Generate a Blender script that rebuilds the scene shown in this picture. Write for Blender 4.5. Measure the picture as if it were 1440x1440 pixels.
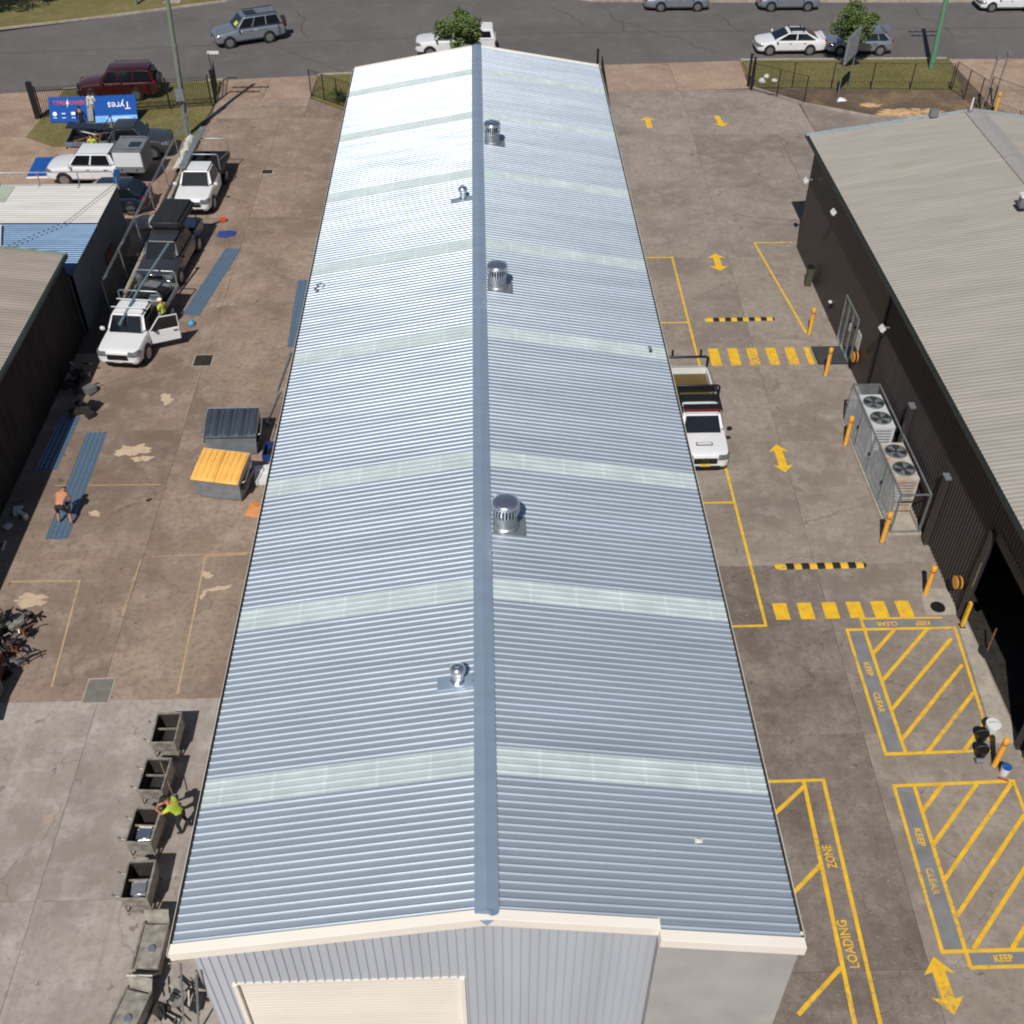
import bpy, bmesh, math, random
from mathutils import Vector, Matrix, Euler
R = math.radians
random.seed(7)
scene = bpy.context.scene
for o in list(bpy.data.objects):
    bpy.data.objects.remove(o)
# ---------------------------------------------------------------- camera, light
cam_d = bpy.data.cameras.new('camera'); cam = bpy.data.objects.new('camera', cam_d)
scene.collection.objects.link(cam); scene.camera = cam
cam.location = (0, 0, 28.6)
cam_d.sensor_width = 36; cam_d.lens = 1550 / 1440 * 36
cam_d.clip_start = .5; cam_d.clip_end = 2000
cam.rotation_euler = (R(90 - 42.19), 0, R(-1.615))
world = bpy.data.worlds.new('World'); scene.world = world; world.use_nodes = True
SUN_AZ, SUN_EL = 16, 50          # the azimuth the shadows point to, clockwise from +Y
wn = world.node_tree.nodes; wl = world.node_tree.links
sky = wn.new('ShaderNodeTexSky'); sky.sky_type = 'NISHITA'; sky.sun_disc = False
sky.sun_elevation = R(SUN_EL); sky.sun_rotation = R(180 + SUN_AZ); sky.dust_density = .6; sky.ozone_density = 1.6
wl.new(sky.outputs[0], wn['Background'].inputs[0]); wn['Background'].inputs[1].default_value = .056
sd = bpy.data.lights.new('sun', 'SUN'); sd.energy = 4.5; sd.angle = R(.53); sd.color = (1, .955, .89)
sun = bpy.data.objects.new('sun', sd); scene.collection.objects.link(sun)
ldir = Vector((math.sin(R(SUN_AZ)) * math.cos(R(SUN_EL)), math.cos(R(SUN_AZ)) * math.cos(R(SUN_EL)), -math.sin(R(SUN_EL))))
sun.rotation_euler = ldir.to_track_quat('-Z', 'Y').to_euler()
scene.view_settings.view_transform = 'Standard'; scene.view_settings.look = 'None'
scene.view_settings.exposure = -.07; scene.view_settings.gamma = 1
scene.cycles.filter_width = 2.0
scene.render.resolution_x = scene.render.resolution_y = 1024

# ---------------------------------------------------------------- helpers
COL = scene.collection
def S(r, g, b):
    f = lambda c: (c / 255 / 12.92) if c <= 10 else ((c / 255 + .055) / 1.055) ** 2.4
    return (f(r), f(g), f(b), 1)
MATS = {}
def mat(name, col, rough=.6, metal=0, var=.12, scale=3., bump=0, bscale=40., spec=.5, coat=0, rnd=0, col2=None, stretch=None, emit=None):
    """plain surface: colour with soft blotches, per-object tone and fine relief"""
    if name in MATS: return MATS[name]
    m = bpy.data.materials.new(name); m.use_nodes = True; MATS[name] = m
    n = m.node_tree.nodes; l = m.node_tree.links; b = n['Principled BSDF']
    b.inputs['Roughness'].default_value = rough; b.inputs['Metallic'].default_value = metal
    b.inputs['Specular IOR Level'].default_value = spec; b.inputs['Coat Weight'].default_value = coat
    tc = n.new('ShaderNodeTexCoord'); src = tc.outputs['Object']
    if stretch:
        mp = n.new('ShaderNodeMapping'); mp.inputs['Scale'].default_value = stretch
        l.new(src, mp.inputs[0]); src = mp.outputs[0]
    no = n.new('ShaderNodeTexNoise'); no.inputs['Scale'].default_value = scale; no.inputs['Detail'].default_value = 6
    l.new(src, no.inputs[0])
    mx = n.new('ShaderNodeMix'); mx.data_type = 'RGBA'
    c2 = col2 or tuple(c * (1 - 2 * var) for c in col[:3]) + (1,)
    c1 = col if col2 else tuple(min(1, c * (1 + var)) for c in col[:3]) + (1,)
    mx.inputs[6].default_value = c1; mx.inputs[7].default_value = c2
    rp = n.new('ShaderNodeValToRGB'); rp.color_ramp.elements[0].position = .3; rp.color_ramp.elements[1].position = .75
    l.new(no.outputs[0], rp.inputs[0]); l.new(rp.outputs[0], mx.inputs[0])
    out = mx.outputs[2]
    if rnd:
        oi = n.new('ShaderNodeObjectInfo'); mr = n.new('ShaderNodeMapRange')
        mr.inputs[3].default_value = 1 - rnd; mr.inputs[4].default_value = 1 + rnd
        l.new(oi.outputs['Random'], mr.inputs[0])
        hs = n.new('ShaderNodeHueSaturation'); l.new(mr.outputs[0], hs.inputs['Value']); l.new(out, hs.inputs['Color']); out = hs.outputs[0]
    l.new(out, b.inputs['Base Color'])
    if bump:
        nb = n.new('ShaderNodeTexNoise'); nb.inputs['Scale'].default_value = bscale; nb.inputs['Detail'].default_value = 5
        l.new(src, nb.inputs[0]); bp = n.new('ShaderNodeBump'); bp.inputs['Strength'].default_value = bump; bp.inputs['Distance'].default_value = .02
        l.new(nb.outputs[0], bp.inputs['Height']); l.new(bp.outputs[0], b.inputs['Normal'])
    if emit: b.inputs['Emission Color'].default_value = emit; b.inputs['Emission Strength'].default_value = 1
    return m

def ground_mat(name, base, dark, light, s1=.18, s2=1.3, fine=.5, rnd=.08, rough=.9, speck=.25, streak=0, rust=None, drip=0):
    """weathered concrete / asphalt in world space: broad stains, mid blotches, grain, slab tone"""
    m = bpy.data.materials.new(name); m.use_nodes = True; MATS[name] = m
    n = m.node_tree.nodes; l = m.node_tree.links; b = n['Principled BSDF']
    b.inputs['Roughness'].default_value = rough; b.inputs['Specular IOR Level'].default_value = .25
    geo = n.new('ShaderNodeNewGeometry'); oi = n.new('ShaderNodeObjectInfo')
    add = n.new('ShaderNodeVectorMath'); add.operation = 'MULTIPLY_ADD'
    add.inputs[1].default_value = (1, 1, 1)
    l.new(geo.outputs['Position'], add.inputs[0])
    mul = n.new('ShaderNodeVectorMath'); mul.operation = 'SCALE'; mul.inputs[0].default_value = (31, 17, 9)
    l.new(oi.outputs['Random'], mul.inputs['Scale']); l.new(mul.outputs[0], add.inputs[2])
    def noise(sc, det, vec, dist=0):
        x = n.new('ShaderNodeTexNoise'); x.inputs['Scale'].default_value = sc; x.inputs['Detail'].default_value = det
        x.inputs['Distortion'].default_value = dist; x.inputs['Roughness'].default_value = .62; l.new(vec, x.inputs[0]); return x.outputs[0]
    def ramp(v, a, c):
        r = n.new('ShaderNodeMapRange'); r.inputs[1].default_value = a; r.inputs[2].default_value = c; r.interpolation_type = 'SMOOTHSTEP'
        l.new(v, r.inputs[0]); return r.outputs[0]
    def mix(f, a, c, k=1.):
        x = n.new('ShaderNodeMix'); x.data_type = 'RGBA'
        q = n.new('ShaderNodeMath'); q.operation = 'MULTIPLY'; q.inputs[1].default_value = k; l.new(f, q.inputs[0]); l.new(q.outputs[0], x.inputs[0])
        if isinstance(a, tuple): x.inputs[6].default_value = a
        else: l.new(a, x.inputs[6])
        if isinstance(c, tuple): x.inputs[7].default_value = c
        else: l.new(c, x.inputs[7])
        return x.outputs[2]
    P = add.outputs[0]; G = geo.outputs['Position']
    c = mix(ramp(noise(s1, 5, P, .6), .35, .68), base, dark, .9)
    c = mix(ramp(noise(s2, 5, P, .3), .42, .78), c, light, .6)
    c = mix(ramp(noise(s2 * 2.7, 5, G, .4), .5, .78), c, dark, .6)
    if rust: c = mix(ramp(noise(.35, 6, P, 1.2), .58, .75), c, rust, .6)
    if streak:
        mp = n.new('ShaderNodeMapping'); mp.inputs['Scale'].default_value = (2.4, .12, 1); l.new(G, mp.inputs[0])
        c = mix(ramp(noise(1., 6, mp.outputs[0], .4), .52, .72), c, dark, streak)
    c = mix(ramp(noise(4.5, 5, G, .3), .46, .66), c, dark, .45)
    c = mix(ramp(noise(34., 3, G), .3, .72), c, dark, speck)
    c = mix(ramp(noise(11., 4, G), .6, .74), c, light, speck)
    if drip:
        c = mix(ramp(noise(1.9, 3, P, .2), .66, .73), c, tuple(q * .45 for q in dark[:3]) + (1,), drip)
        ds = n.new('ShaderNodeVectorMath'); ds.operation = 'MULTIPLY_ADD'; nz = n.new('ShaderNodeTexNoise'); nz.inputs['Scale'].default_value = .9; nz.inputs['Detail'].default_value = 4
        l.new(P, nz.inputs[0]); ds.inputs[1].default_value = (1.6, 1.6, 0); l.new(nz.outputs['Color'], ds.inputs[0]); l.new(P, ds.inputs[2])
        vo = n.new('ShaderNodeTexVoronoi'); vo.feature = 'DISTANCE_TO_EDGE'; vo.inputs['Scale'].default_value = .13; l.new(ds.outputs[0], vo.inputs[0])
        iv = n.new('ShaderNodeMath'); iv.operation = 'LESS_THAN'; iv.inputs[1].default_value = .0022; l.new(vo.outputs['Distance'], iv.inputs[0])
        c = mix(iv.outputs[0], c, tuple(q * .4 for q in dark[:3]) + (1,), .34)
    mr = n.new('ShaderNodeMapRange'); mr.inputs[3].default_value = 1 - rnd; mr.inputs[4].default_value = 1 + rnd
    l.new(oi.outputs['Random'], mr.inputs[0])
    hs = n.new('ShaderNodeHueSaturation'); l.new(mr.outputs[0], hs.inputs['Value']); l.new(c, hs.inputs['Color'])
    l.new(hs.outputs[0], b.inputs['Base Color'])
    bp = n.new('ShaderNodeBump'); bp.inputs['Strength'].default_value = fine; bp.inputs['Distance'].default_value = .012
    l.new(noise(22., 6, G), bp.inputs['Height']); l.new(bp.outputs[0], b.inputs['Normal'])
    return m

class MB:
    def __init__(s): s.v = []; s.f = []; s.m = []
    def add(s, vs, fs, mi=0):
        o = len(s.v); s.v += [tuple(p) for p in vs]; s.f += [tuple(i + o for i in f) for f in fs]; s.m += [mi] * len(fs); return s
    def box(s, c, d, rz=0, mi=0, rx=0, ry=0):
        M = Matrix.Translation(c) @ Euler((rx, ry, rz)).to_matrix().to_4x4()
        vs = [M @ Vector((x * d[0] / 2, y * d[1] / 2, z * d[2] / 2)) for x in (-1, 1) for y in (-1, 1) for z in (-1, 1)]
        return s.add(vs, [(0, 1, 3, 2), (4, 6, 7, 5), (0, 4, 5, 1), (2, 3, 7, 6), (0, 2, 6, 4), (1, 5, 7, 3)], mi)
    def prism(s, poly, z0, z1, mi=0):
        n = len(poly); a = sum(poly[i][0] * poly[(i + 1) % n][1] - poly[(i + 1) % n][0] * poly[i][1] for i in range(n))
        if a < 0: poly = poly[::-1]
        zz = z1 if callable(z1) else (lambda x, y: z1)
        vs = [(x, y, z0) for x, y in poly] + [(x, y, zz(x, y)) for x, y in poly]
        return s.add(vs, [tuple(range(n))[::-1], tuple(range(n, 2 * n))] + [(i, (i + 1) % n, (i + 1) % n + n, i + n) for i in range(n)], mi)
    def tube(s, pts, r, n=8, mi=0, r2=None, cap=True):
        pts = [Vector(p) for p in pts]; rings = []; o = []
        for i, p in enumerate(pts):
            t = (pts[min(i + 1, len(pts) - 1)] - pts[max(i - 1, 0)]).normalized()
            u = t.orthogonal().normalized() if i == 0 else (u - t * u.dot(t)).normalized()
            w = t.cross(u); k = i / max(1, len(pts) - 1); rr = r + ((r2 if r2 is not None else r) - r) * k
            o += [p + (u * math.cos(2 * math.pi * j / n) + w * math.sin(2 * math.pi * j / n)) * rr for j in range(n)]
        fs = [(i * n + j, i * n + (j + 1) % n, (i + 1) * n + (j + 1) % n, (i + 1) * n + j) for i in range(len(pts) - 1) for j in range(n)]
        if cap: fs += [tuple(range(n))[::-1], tuple(range((len(pts) - 1) * n, len(pts) * n))]
        return s.add(o, fs, mi)
    def lathe(s, prof, c=(0, 0, 0), n=20, mi=0, axis='z'):
        o = []
        for r, z in prof:
            for j in range(n):
                a = 2 * math.pi * j / n; p = (r * math.cos(a), r * math.sin(a), z)
                if axis == 'y': p = (p[0], p[2], p[1])
                if axis == 'x': p = (p[2], p[0], p[1])
                o.append((p[0] + c[0], p[1] + c[1], p[2] + c[2]))
        fs = [(i * n + j, i * n + (j + 1) % n, (i + 1) * n + (j + 1) % n, (i + 1) * n + j) for i in range(len(prof) - 1) for j in range(n)]
        fs += [tuple(range(n))[::-1], tuple(range((len(prof) - 1) * n, len(prof) * n))]
        return s.add(o, fs, mi)
    def mesh(s, name, mats, smooth=0, bevel=0, seg=2):
        me = bpy.data.meshes.new(name); me.from_pydata(s.v, [], s.f)
        for x in (mats if isinstance(mats, (list, tuple)) else [mats]): me.materials.append(x)
        for p, i in zip(me.polygons, s.m): p.material_index = i
        if bevel or smooth:
            bm = bmesh.new(); bm.from_mesh(me)
            if bevel:
                bmesh.ops.remove_doubles(bm, verts=bm.verts, dist=1e-5)
                es = [e for e in bm.edges if len(e.link_faces) == 2 and e.calc_face_angle(0) > .45]
                bmesh.ops.bevel(bm, geom=es, offset=bevel, segments=seg, affect='EDGES', clamp_overlap=True)
                smooth = smooth or 40
            bmesh.ops.recalc_face_normals(bm, faces=bm.faces)
            for f in bm.faces: f.smooth = True
            for e in bm.edges:
                if len(e.link_faces) == 2: e.smooth = e.calc_face_angle(0) < R(smooth)
            bm.to_mesh(me); bm.free()
        return me
    def build(s, name, mats, parent=None, smooth=0, bevel=0, loc=(0, 0, 0), rz=0, seg=2):
        return link(name, s.mesh(name, mats, smooth, bevel, seg), parent, loc, rz)
def link(name, me, parent=None, loc=(0, 0, 0), rz=0):
    o = bpy.data.objects.new(name, me); COL.objects.link(o); o.location = loc; o.rotation_euler = (0, 0, rz)
    if parent: o.parent = parent
    return o
def tag(o, label=None, cat=None, group=None, kind=None):
    if label: o['label'] = label
    if cat: o['category'] = cat
    if group: o['group'] = group
    if kind: o['kind'] = kind
    return o
def thing(name, label, cat, loc=(0, 0, 0), rz=0, group=None):
    return tag(link(name, None, None, loc, rz), label, cat, group)
def dup(o, parent=None):
    c = o.copy(); COL.objects.link(c); c.parent = parent
    for ch in list(o.children): dup(ch, c)
    return c
def slotmat(o, m):
    o.material_slots[0].link = 'OBJECT'; o.material_slots[0].material = m
def text_mesh(txt, size, m, extr=0., name='lettering', bold=0):
    cu = bpy.data.curves.new(name, 'FONT'); cu.body = txt; cu.size = size; cu.align_x = 'CENTER'; cu.align_y = 'CENTER'; cu.extrude = extr
    cu.resolution_u = 2; cu.offset = bold
    t = bpy.data.objects.new(name, cu); COL.objects.link(t)
    bpy.context.view_layer.update()
    me = bpy.data.meshes.new_from_object(t.evaluated_get(bpy.context.evaluated_depsgraph_get()))
    bpy.data.objects.remove(t); me.materials.clear(); me.materials.append(m)
    return me

# ---------------------------------------------------------------- materials
def roof_mat(name, col, rough, metal, rnd=.05, dirt=.12):
    m = bpy.data.materials.new(name); m.use_nodes = True; MATS[name] = m
    n = m.node_tree.nodes; l = m.node_tree.links; b = n['Principled BSDF']
    b.inputs['Metallic'].default_value = metal
    tc = n.new('ShaderNodeNewGeometry')
    mp = n.new('ShaderNodeMapping'); mp.inputs['Scale'].default_value = (.35, 2.2, 1); l.new(tc.outputs['Position'], mp.inputs[0])
    no = n.new('ShaderNodeTexNoise'); no.inputs['Scale'].default_value = 1.; no.inputs['Detail'].default_value = 7; l.new(mp.outputs[0], no.inputs[0])
    mr = n.new('ShaderNodeMapRange'); mr.inputs[1].default_value = .3; mr.inputs[2].default_value = .75; mr.inputs[3].default_value = 1 + dirt; mr.inputs[4].default_value = 1 - dirt
    l.new(no.outputs[0], mr.inputs[0])
    oi = n.new('ShaderNodeObjectInfo'); m2 = n.new('ShaderNodeMapRange'); m2.inputs[3].default_value = 1 - rnd; m2.inputs[4].default_value = 1 + rnd; l.new(oi.outputs['Random'], m2.inputs[0])
    mu = n.new('ShaderNodeMath'); mu.operation = 'MULTIPLY'; l.new(mr.outputs[0], mu.inputs[0]); l.new(m2.outputs[0], mu.inputs[1])
    hs = n.new('ShaderNodeHueSaturation'); hs.inputs['Color'].default_value = col; l.new(mu.outputs[0], hs.inputs['Value']); l.new(hs.outputs[0], b.inputs['Base Color'])
    rr = n.new('ShaderNodeMapRange'); rr.inputs[3].default_value = rough - .05; rr.inputs[4].default_value = rough + .08; l.new(no.outputs[0], rr.inputs[0]); l.new(rr.outputs[0], b.inputs['Roughness'])
    nb = n.new('ShaderNodeTexNoise'); nb.inputs['Scale'].default_value = 2.5; l.new(tc.outputs['Position'], nb.inputs[0])
    bp = n.new('ShaderNodeBump'); bp.inputs['Strength'].default_value = .12; bp.inputs['Distance'].default_value = .05
    l.new(nb.outputs[0], bp.inputs['Height']); l.new(bp.outputs[0], b.inputs['Normal'])
    return m
M_zinc = roof_mat('zincalume', (.475, .54, .61, 1), .48, .6, .05, .1)
M_ridge = roof_mat('ridge_metal', (.40, .50, .62, 1), .48, .6, .02, .1)
M_flap = mat('painted_flashing', S(104, 126, 150), .6, 0, .06)
M_beige = roof_mat('beige_roof', S(160, 154, 145), .6, .05, .04, .1)
M_white_roof = roof_mat('white_roof', S(186, 184, 180), .55, .1, .03, .1)
M_blue_roof = roof_mat('blue_grey_roof', S(96, 122, 150), .45, .4, .03, .08)
def skylight_mat():
    m = mat('fibreglass', S(180, 193, 194), .5, 0, .09, 1.2, spec=.5, rnd=.04)
    n = m.node_tree.nodes; l = m.node_tree.links; b = n['Principled BSDF']
    base = b.inputs['Base Color'].links[0].from_socket
    tc = n.new('ShaderNodeTexCoord'); sx = n.new('ShaderNodeSeparateXYZ'); l.new(tc.outputs['Object'], sx.inputs[0])
    a = n.new('ShaderNodeMath'); a.operation = 'ABSOLUTE'; l.new(sx.outputs[0], a.inputs[0])
    md = n.new('ShaderNodeMath'); md.operation = 'MODULO'; md.inputs[1].default_value = 1.25; l.new(a.outputs[0], md.inputs[0])
    lt = n.new('ShaderNodeMath'); lt.operation = 'LESS_THAN'; lt.inputs[1].default_value = .07; l.new(md.outputs[0], lt.inputs[0])
    ml = n.new('ShaderNodeMath'); ml.operation = 'MULTIPLY'; ml.inputs[1].default_value = .14; l.new(lt.outputs[0], ml.inputs[0])
    mx = n.new('ShaderNodeMix'); mx.data_type = 'RGBA'; l.new(ml.outputs[0], mx.inputs[0]); l.new(base, mx.inputs[6]); mx.inputs[7].default_value = S(232, 242, 242)
    l.new(mx.outputs[2], b.inputs['Base Color'])
    return m
M_sky = skylight_mat()
M_cream = mat('cream_paint', S(238, 230, 218), .5, 0, .03, .6, rnd=.02)
M_wall_blue = mat('blue_grey_cladding', S(188, 192, 200), .5, .1, .05, .5, stretch=(2, 1, .3), rnd=.03)
M_panel = mat('tilt_panel', S(168, 165, 161), .85, 0, .07, 1.1, .2, 30)
M_dark = mat('dark_cladding', S(60, 55, 56), .5, .1, .08, .4, stretch=(1, 3, .4), rnd=.03)
M_black = mat('black_paint', S(26, 26, 28), .45, 0, .1)
M_rubber = mat('rubber', S(30, 30, 31), .85, 0, .15, 8)
M_void = mat('dark_interior', S(16, 15, 15), .9)
M_steel = mat('galvanised', S(162, 168, 172), .38, .65, .12, 4, rnd=.08)
M_bright = mat('spun_aluminium', (.86, .87, .88, 1), .2, .95, .04, 3)
M_grey = mat('grey_paint', S(112, 116, 120), .5, 0, .1, 2)
M_yellow = mat('marking_yellow', S(238, 190, 32), .75, 0, .08, 3, .2, 60, col2=S(206, 160, 46))
def worn(m, under, amount, scale):
    n = m.node_tree.nodes; l = m.node_tree.links; b = n['Principled BSDF']; base = b.inputs['Base Color'].links[0].from_socket
    ge = n.new('ShaderNodeNewGeometry'); no = n.new('ShaderNodeTexNoise'); no.inputs['Scale'].default_value = scale; no.inputs['Detail'].default_value = 8; no.inputs['Roughness'].default_value = .75; l.new(ge.outputs['Position'], no.inputs[0])
    n2 = n.new('ShaderNodeTexNoise'); n2.inputs['Scale'].default_value = .45; n2.inputs['Detail'].default_value = 3; l.new(ge.outputs['Position'], n2.inputs[0])
    ad = n.new('ShaderNodeMath'); ad.operation = 'MULTIPLY_ADD'; ad.inputs[1].default_value = .6; l.new(n2.outputs[0], ad.inputs[0]); l.new(no.outputs[0], ad.inputs[2])
    mr = n.new('ShaderNodeMapRange'); mr.inputs[1].default_value = .86; mr.inputs[2].default_value = .98; mr.inputs[4].default_value = amount; l.new(ad.outputs[0], mr.inputs[0])
    mx = n.new('ShaderNodeMix'); mx.data_type = 'RGBA'; l.new(mr.outputs[0], mx.inputs[0]); l.new(base, mx.inputs[6]); mx.inputs[7].default_value = under; l.new(mx.outputs[2], b.inputs['Base Color'])
worn(M_yellow, S(146, 128, 100), .85, 7.)
M_orange = mat('bollard_yellow', S(232, 166, 58), .45, 0, .06, 2)
M_greystrip = mat('grey_strip_paint', S(124, 124, 126), .8, 0, .1, 2)
M_white = mat('car_white', S(216, 217, 219), .3, 0, .02, 1, coat=.6)
M_silver = mat('car_silver', S(150, 158, 168), .32, .6, .03, 1, coat=.6)
M_red = mat('car_red', S(74, 14, 18), .3, .2, .03, 1, coat=.8)
M_navy = mat('car_navy', S(36, 44, 62), .28, .3, .03, 1, coat=.8)
M_char = mat('car_charcoal', S(62, 64, 68), .32, .3, .03, 1, coat=.7)
M_glass = mat('car_glass', S(22, 26, 30), .06, 0, .05, 1, spec=.8)
M_lamp = mat('lamp_lens', S(126, 130, 134), .12, .3, .4, 14)
M_tail = mat('tail_lens', S(140, 20, 18), .25)
M_rim = mat('alloy', S(170, 172, 176), .3, .8)
M_chrome = mat('chrome', S(205, 208, 212), .12, 1)
M_plate = mat('plate', S(214, 190, 80), .5)
M_wplate = mat('white_plate', S(205, 205, 200), .5)
M_olive = mat('olive_liner', S(92, 76, 34), .7, 0, .05, 3)
M_tarp = mat('black_canvas', S(32, 33, 36), .7, 0, .2, 6, .5, 9)
M_bluetarp = mat('blue_banner', S(2, 74, 152), .9, 0, .04, 2)
M_skin = mat('skin', S(190, 128, 96), .6, 0, .08, 12)
M_hivis = mat('hi_vis', S(184, 202, 66), .8, 0, .08, 12)
M_hivo = mat('hi_vis_orange', S(230, 120, 60), .8)
M_cloth = mat('dark_cloth', S(34, 36, 44), .9, 0, .15, 12)
M_shirt = mat('pale_shirt', S(205, 205, 198), .9, 0, .1, 12)
M_hair = mat('dark_hair', S(34, 27, 23), .8)
M_boot = mat('boots', S(60, 46, 34), .8)
M_wood = mat('weathered_timber', S(120, 104, 88), .85, 0, .2, 3, .4, 30, stretch=(6, 6, .6))
M_polegreen = mat('treated_pole', S(112, 126, 108), .85, 0, .14, 3, .3, 30, stretch=(8, 8, .5))
M_bark = mat('bark', S(92, 76, 60), .9, 0, .2, 8, .5, 20)
M_leaf = mat('leaves', S(88, 108, 40), .6, 0, .3, 2.2, rnd=.1, col2=S(36, 54, 18))
M_leafd = mat('dark_leaves', S(60, 92, 38), .5, 0, .3, 2.2, col2=S(28, 50, 18))
M_grass_blade = mat('grass_blades', S(132, 124, 78), .8, 0, .2, .6, col2=S(104, 104, 60))
M_concL = ground_mat('left_yard_concrete', S(153, 135, 120), S(113, 97, 86), S(180, 163, 148), .16, .9, streak=.25, rust=S(160, 128, 102), rnd=.05, drip=.6)
M_concN = ground_mat('pale_yard_concrete', S(170, 161, 154), S(136, 126, 119), S(192, 185, 179), .2, 1.1, rnd=.03, rust=S(176, 152, 130), drip=.6, streak=.45)
M_concR = ground_mat('right_yard_concrete', S(153, 142, 132), S(121, 111, 102), S(176, 166, 156), .22, 1.2, speck=.4, rnd=.05, streak=.2, drip=.6)
M_concD = ground_mat('stained_driveway', S(146, 135, 125), S(100, 90, 82), S(178, 168, 157), .3, 1.0, speck=.8, rnd=.03, streak=.5, drip=.5)
M_apron = ground_mat('crossover_concrete', S(164, 142, 124), S(132, 110, 93), S(186, 166, 148), .2, .8, rnd=.06)
M_asph = ground_mat('asphalt', S(106, 102, 101), S(93, 89, 88), S(119, 115, 113), .1, .6, speck=.45, rnd=0, fine=.6)
M_kerb = ground_mat('kerb_concrete', S(172, 164, 152), S(140, 132, 120), S(190, 182, 172), .6, 2., rnd=.03)
M_grass = ground_mat('turf', S(122, 112, 72), S(96, 94, 54), S(150, 132, 96), .25, 1.1, fine=1, speck=.6, rnd=0, rough=1)
M_dirt = ground_mat('bare_soil', S(104, 92, 80), S(84, 73, 63), S(196, 158, 112), .2, .35, fine=1, speck=.5, rnd=0, rough=1)
M_joint = mat('joint_fill', S(84, 74, 66), .95)
M_oldline = mat('worn_line', S(182, 154, 120), .85, 0, .1, 2); worn(M_oldline, S(150, 129, 112), .95, 5.)
M_spill = mat('dried_plaster', S(194, 172, 146), .85, 0, .08, 3, .3, 20); worn(M_spill, S(153, 135, 120), .95, 4.)
M_binlid = mat('yellow_lid', S(228, 174, 88), .5, 0, .05, 2)
M_bindark = mat('dark_lid', S(58, 66, 78), .5, 0, .08, 2)
M_binsteel = mat('bin_steel', S(134, 140, 146), .55, .2, .14, 2.5, .15, 12)
M_rust = mat('rusty_steel', S(122, 84, 60), .8, .2, .3, 6)
M_old = mat('worn_steel', S(158, 152, 142), .55, .4, .25, 5, .2, 20, rnd=.1)
M_hop = mat('hopper_inside', S(62, 58, 54), .6, .4, .2, 4)

# ---------------------------------------------------------------- ground, road, yards
g = MB().prism([(-400, -150), (400, -150), (400, 600), (-400, 600)], -.3, -.1).build('ground', M_dirt); tag(g, kind='structure')
KERB = [(-90, 68.4), (-60, 71.2), (-32, 74.1), (-13.5, 76.6), (2, 77.8), (18.4, 78.7), (34, 78.6), (90, 77.2)]
def ky(x):
    for (a, b), (c, d) in zip(KERB, KERB[1:]):
        if a <= x <= c: return b + (d - b) * (x - a) / (c - a)
FARL = [(-90, 64), (-60, 76.5), (-36, 86.4), (-28, 89.2), (-20, 92.4), (-17, 95), (-15.5, 99), (-15, 140)]
FARR = [(2, 140), (2.5, 99), (4.5, 94), (9, 91.6), (18, 91.2), (40, 90.6), (90, 88.8)]
road = MB().prism([(-89.9, 64.5)] + [(x, y) for x, y in FARL[1:]] + FARR + [(89.9, 77.2)] + KERB[::-1][1:-1] + [(-89.9, 68.4)], -.2, -.096).build('road', M_asph); tag(road, kind='structure')
# long cracks sealed with bitumen
def crack(pts, w):
    mb = MB()
    for i, (x, y) in enumerate(pts[:-1]):
        a = Vector((x, y)); b = Vector(pts[i + 1]); d = (b - a); nrm = Vector((-d.y, d.x)).normalized() * w / 2
        mb.add([(a.x - nrm.x, a.y - nrm.y, -.092), (b.x - nrm.x, b.y - nrm.y, -.092), (b.x + nrm.x, b.y + nrm.y, -.092), (a.x + nrm.x, a.y + nrm.y, -.092)], [(0, 1, 2, 3)])
    mb.build('crack_seal', M_joint, road)
def wig(a, b, n, amp):
    return [(a[0] + (b[0] - a[0]) * i / n + random.uniform(-amp, amp), a[1] + (b[1] - a[1]) * i / n + random.uniform(-amp, amp)) for i in range(n + 1)]
crack(wig((-40, 81.2), (4, 84.6), 30, .06), .07); crack(wig((4, 84.6), (44, 84.9), 24, .05), .09)
crack(wig((-14.2, 90), (-12.6, 84.5), 8, .35), .1); crack(wig((9.5, 92), (11, 85), 8, .3), .1); crack(wig((11, 87.2), (17, 80.2), 9, .45), .09)
crack(wig((18, 88.5), (20, 83.8), 8, .3), .1); crack(wig((33.5, 90), (35.5, 82.2), 8, .3), .08); crack(wig((5.5, 90.8), (8, 86.4), 6, .3), .1); crack(wig((-16, 83.4), (-9, 76.9), 8, .05), .07)
def strip(name, line, w, z0, z1, m, side=1, parent=None, seg=None):
    out = []
    for i, ((a, b), (c, d)) in enumerate(zip(line, line[1:])):
        L = math.hypot(c - a, d - b); k = max(1, int(L / seg)) if seg else 1
        for j in range(k):
            g0, g1 = (j + .004) / k, (j + .996) / k
            p = Vector((a + (c - a) * g0, b + (d - b) * g0)); q = Vector((a + (c - a) * g1, b + (d - b) * g1))
            nn = Vector((-(q - p).y, (q - p).x)).normalized() * w * side
            out.append(MB().prism([tuple(p), tuple(q), tuple(q + nn), tuple(p + nn)], z0, z1).build(name, m, parent))
    return out
kerb = tag(link('kerb', None), kind='structure')
for a, b in ((-28, -17.6), (-11.2, 8.3), (18.4, 33)):
    xs = [a] + [x for x, y in KERB if a < x < b] + [b]
    strip('kerb_stone', [(x, ky(x)) for x in xs], .2, -.2, .03, M_kerb, -1, kerb, 2.5)
    strip('gutter_tray', [(x, ky(x) + .002) for x in xs], .35, -.2, -.085, M_kerb, 1, kerb, 2.5)
strip('kerb_stone', [p for p in FARL if p[0] > -61], .22, -.2, .03, M_kerb, 1, kerb, 3)
strip('kerb_stone', FARR[:-1], .22, -.2, .03, M_kerb, 1, kerb, 3)
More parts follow.
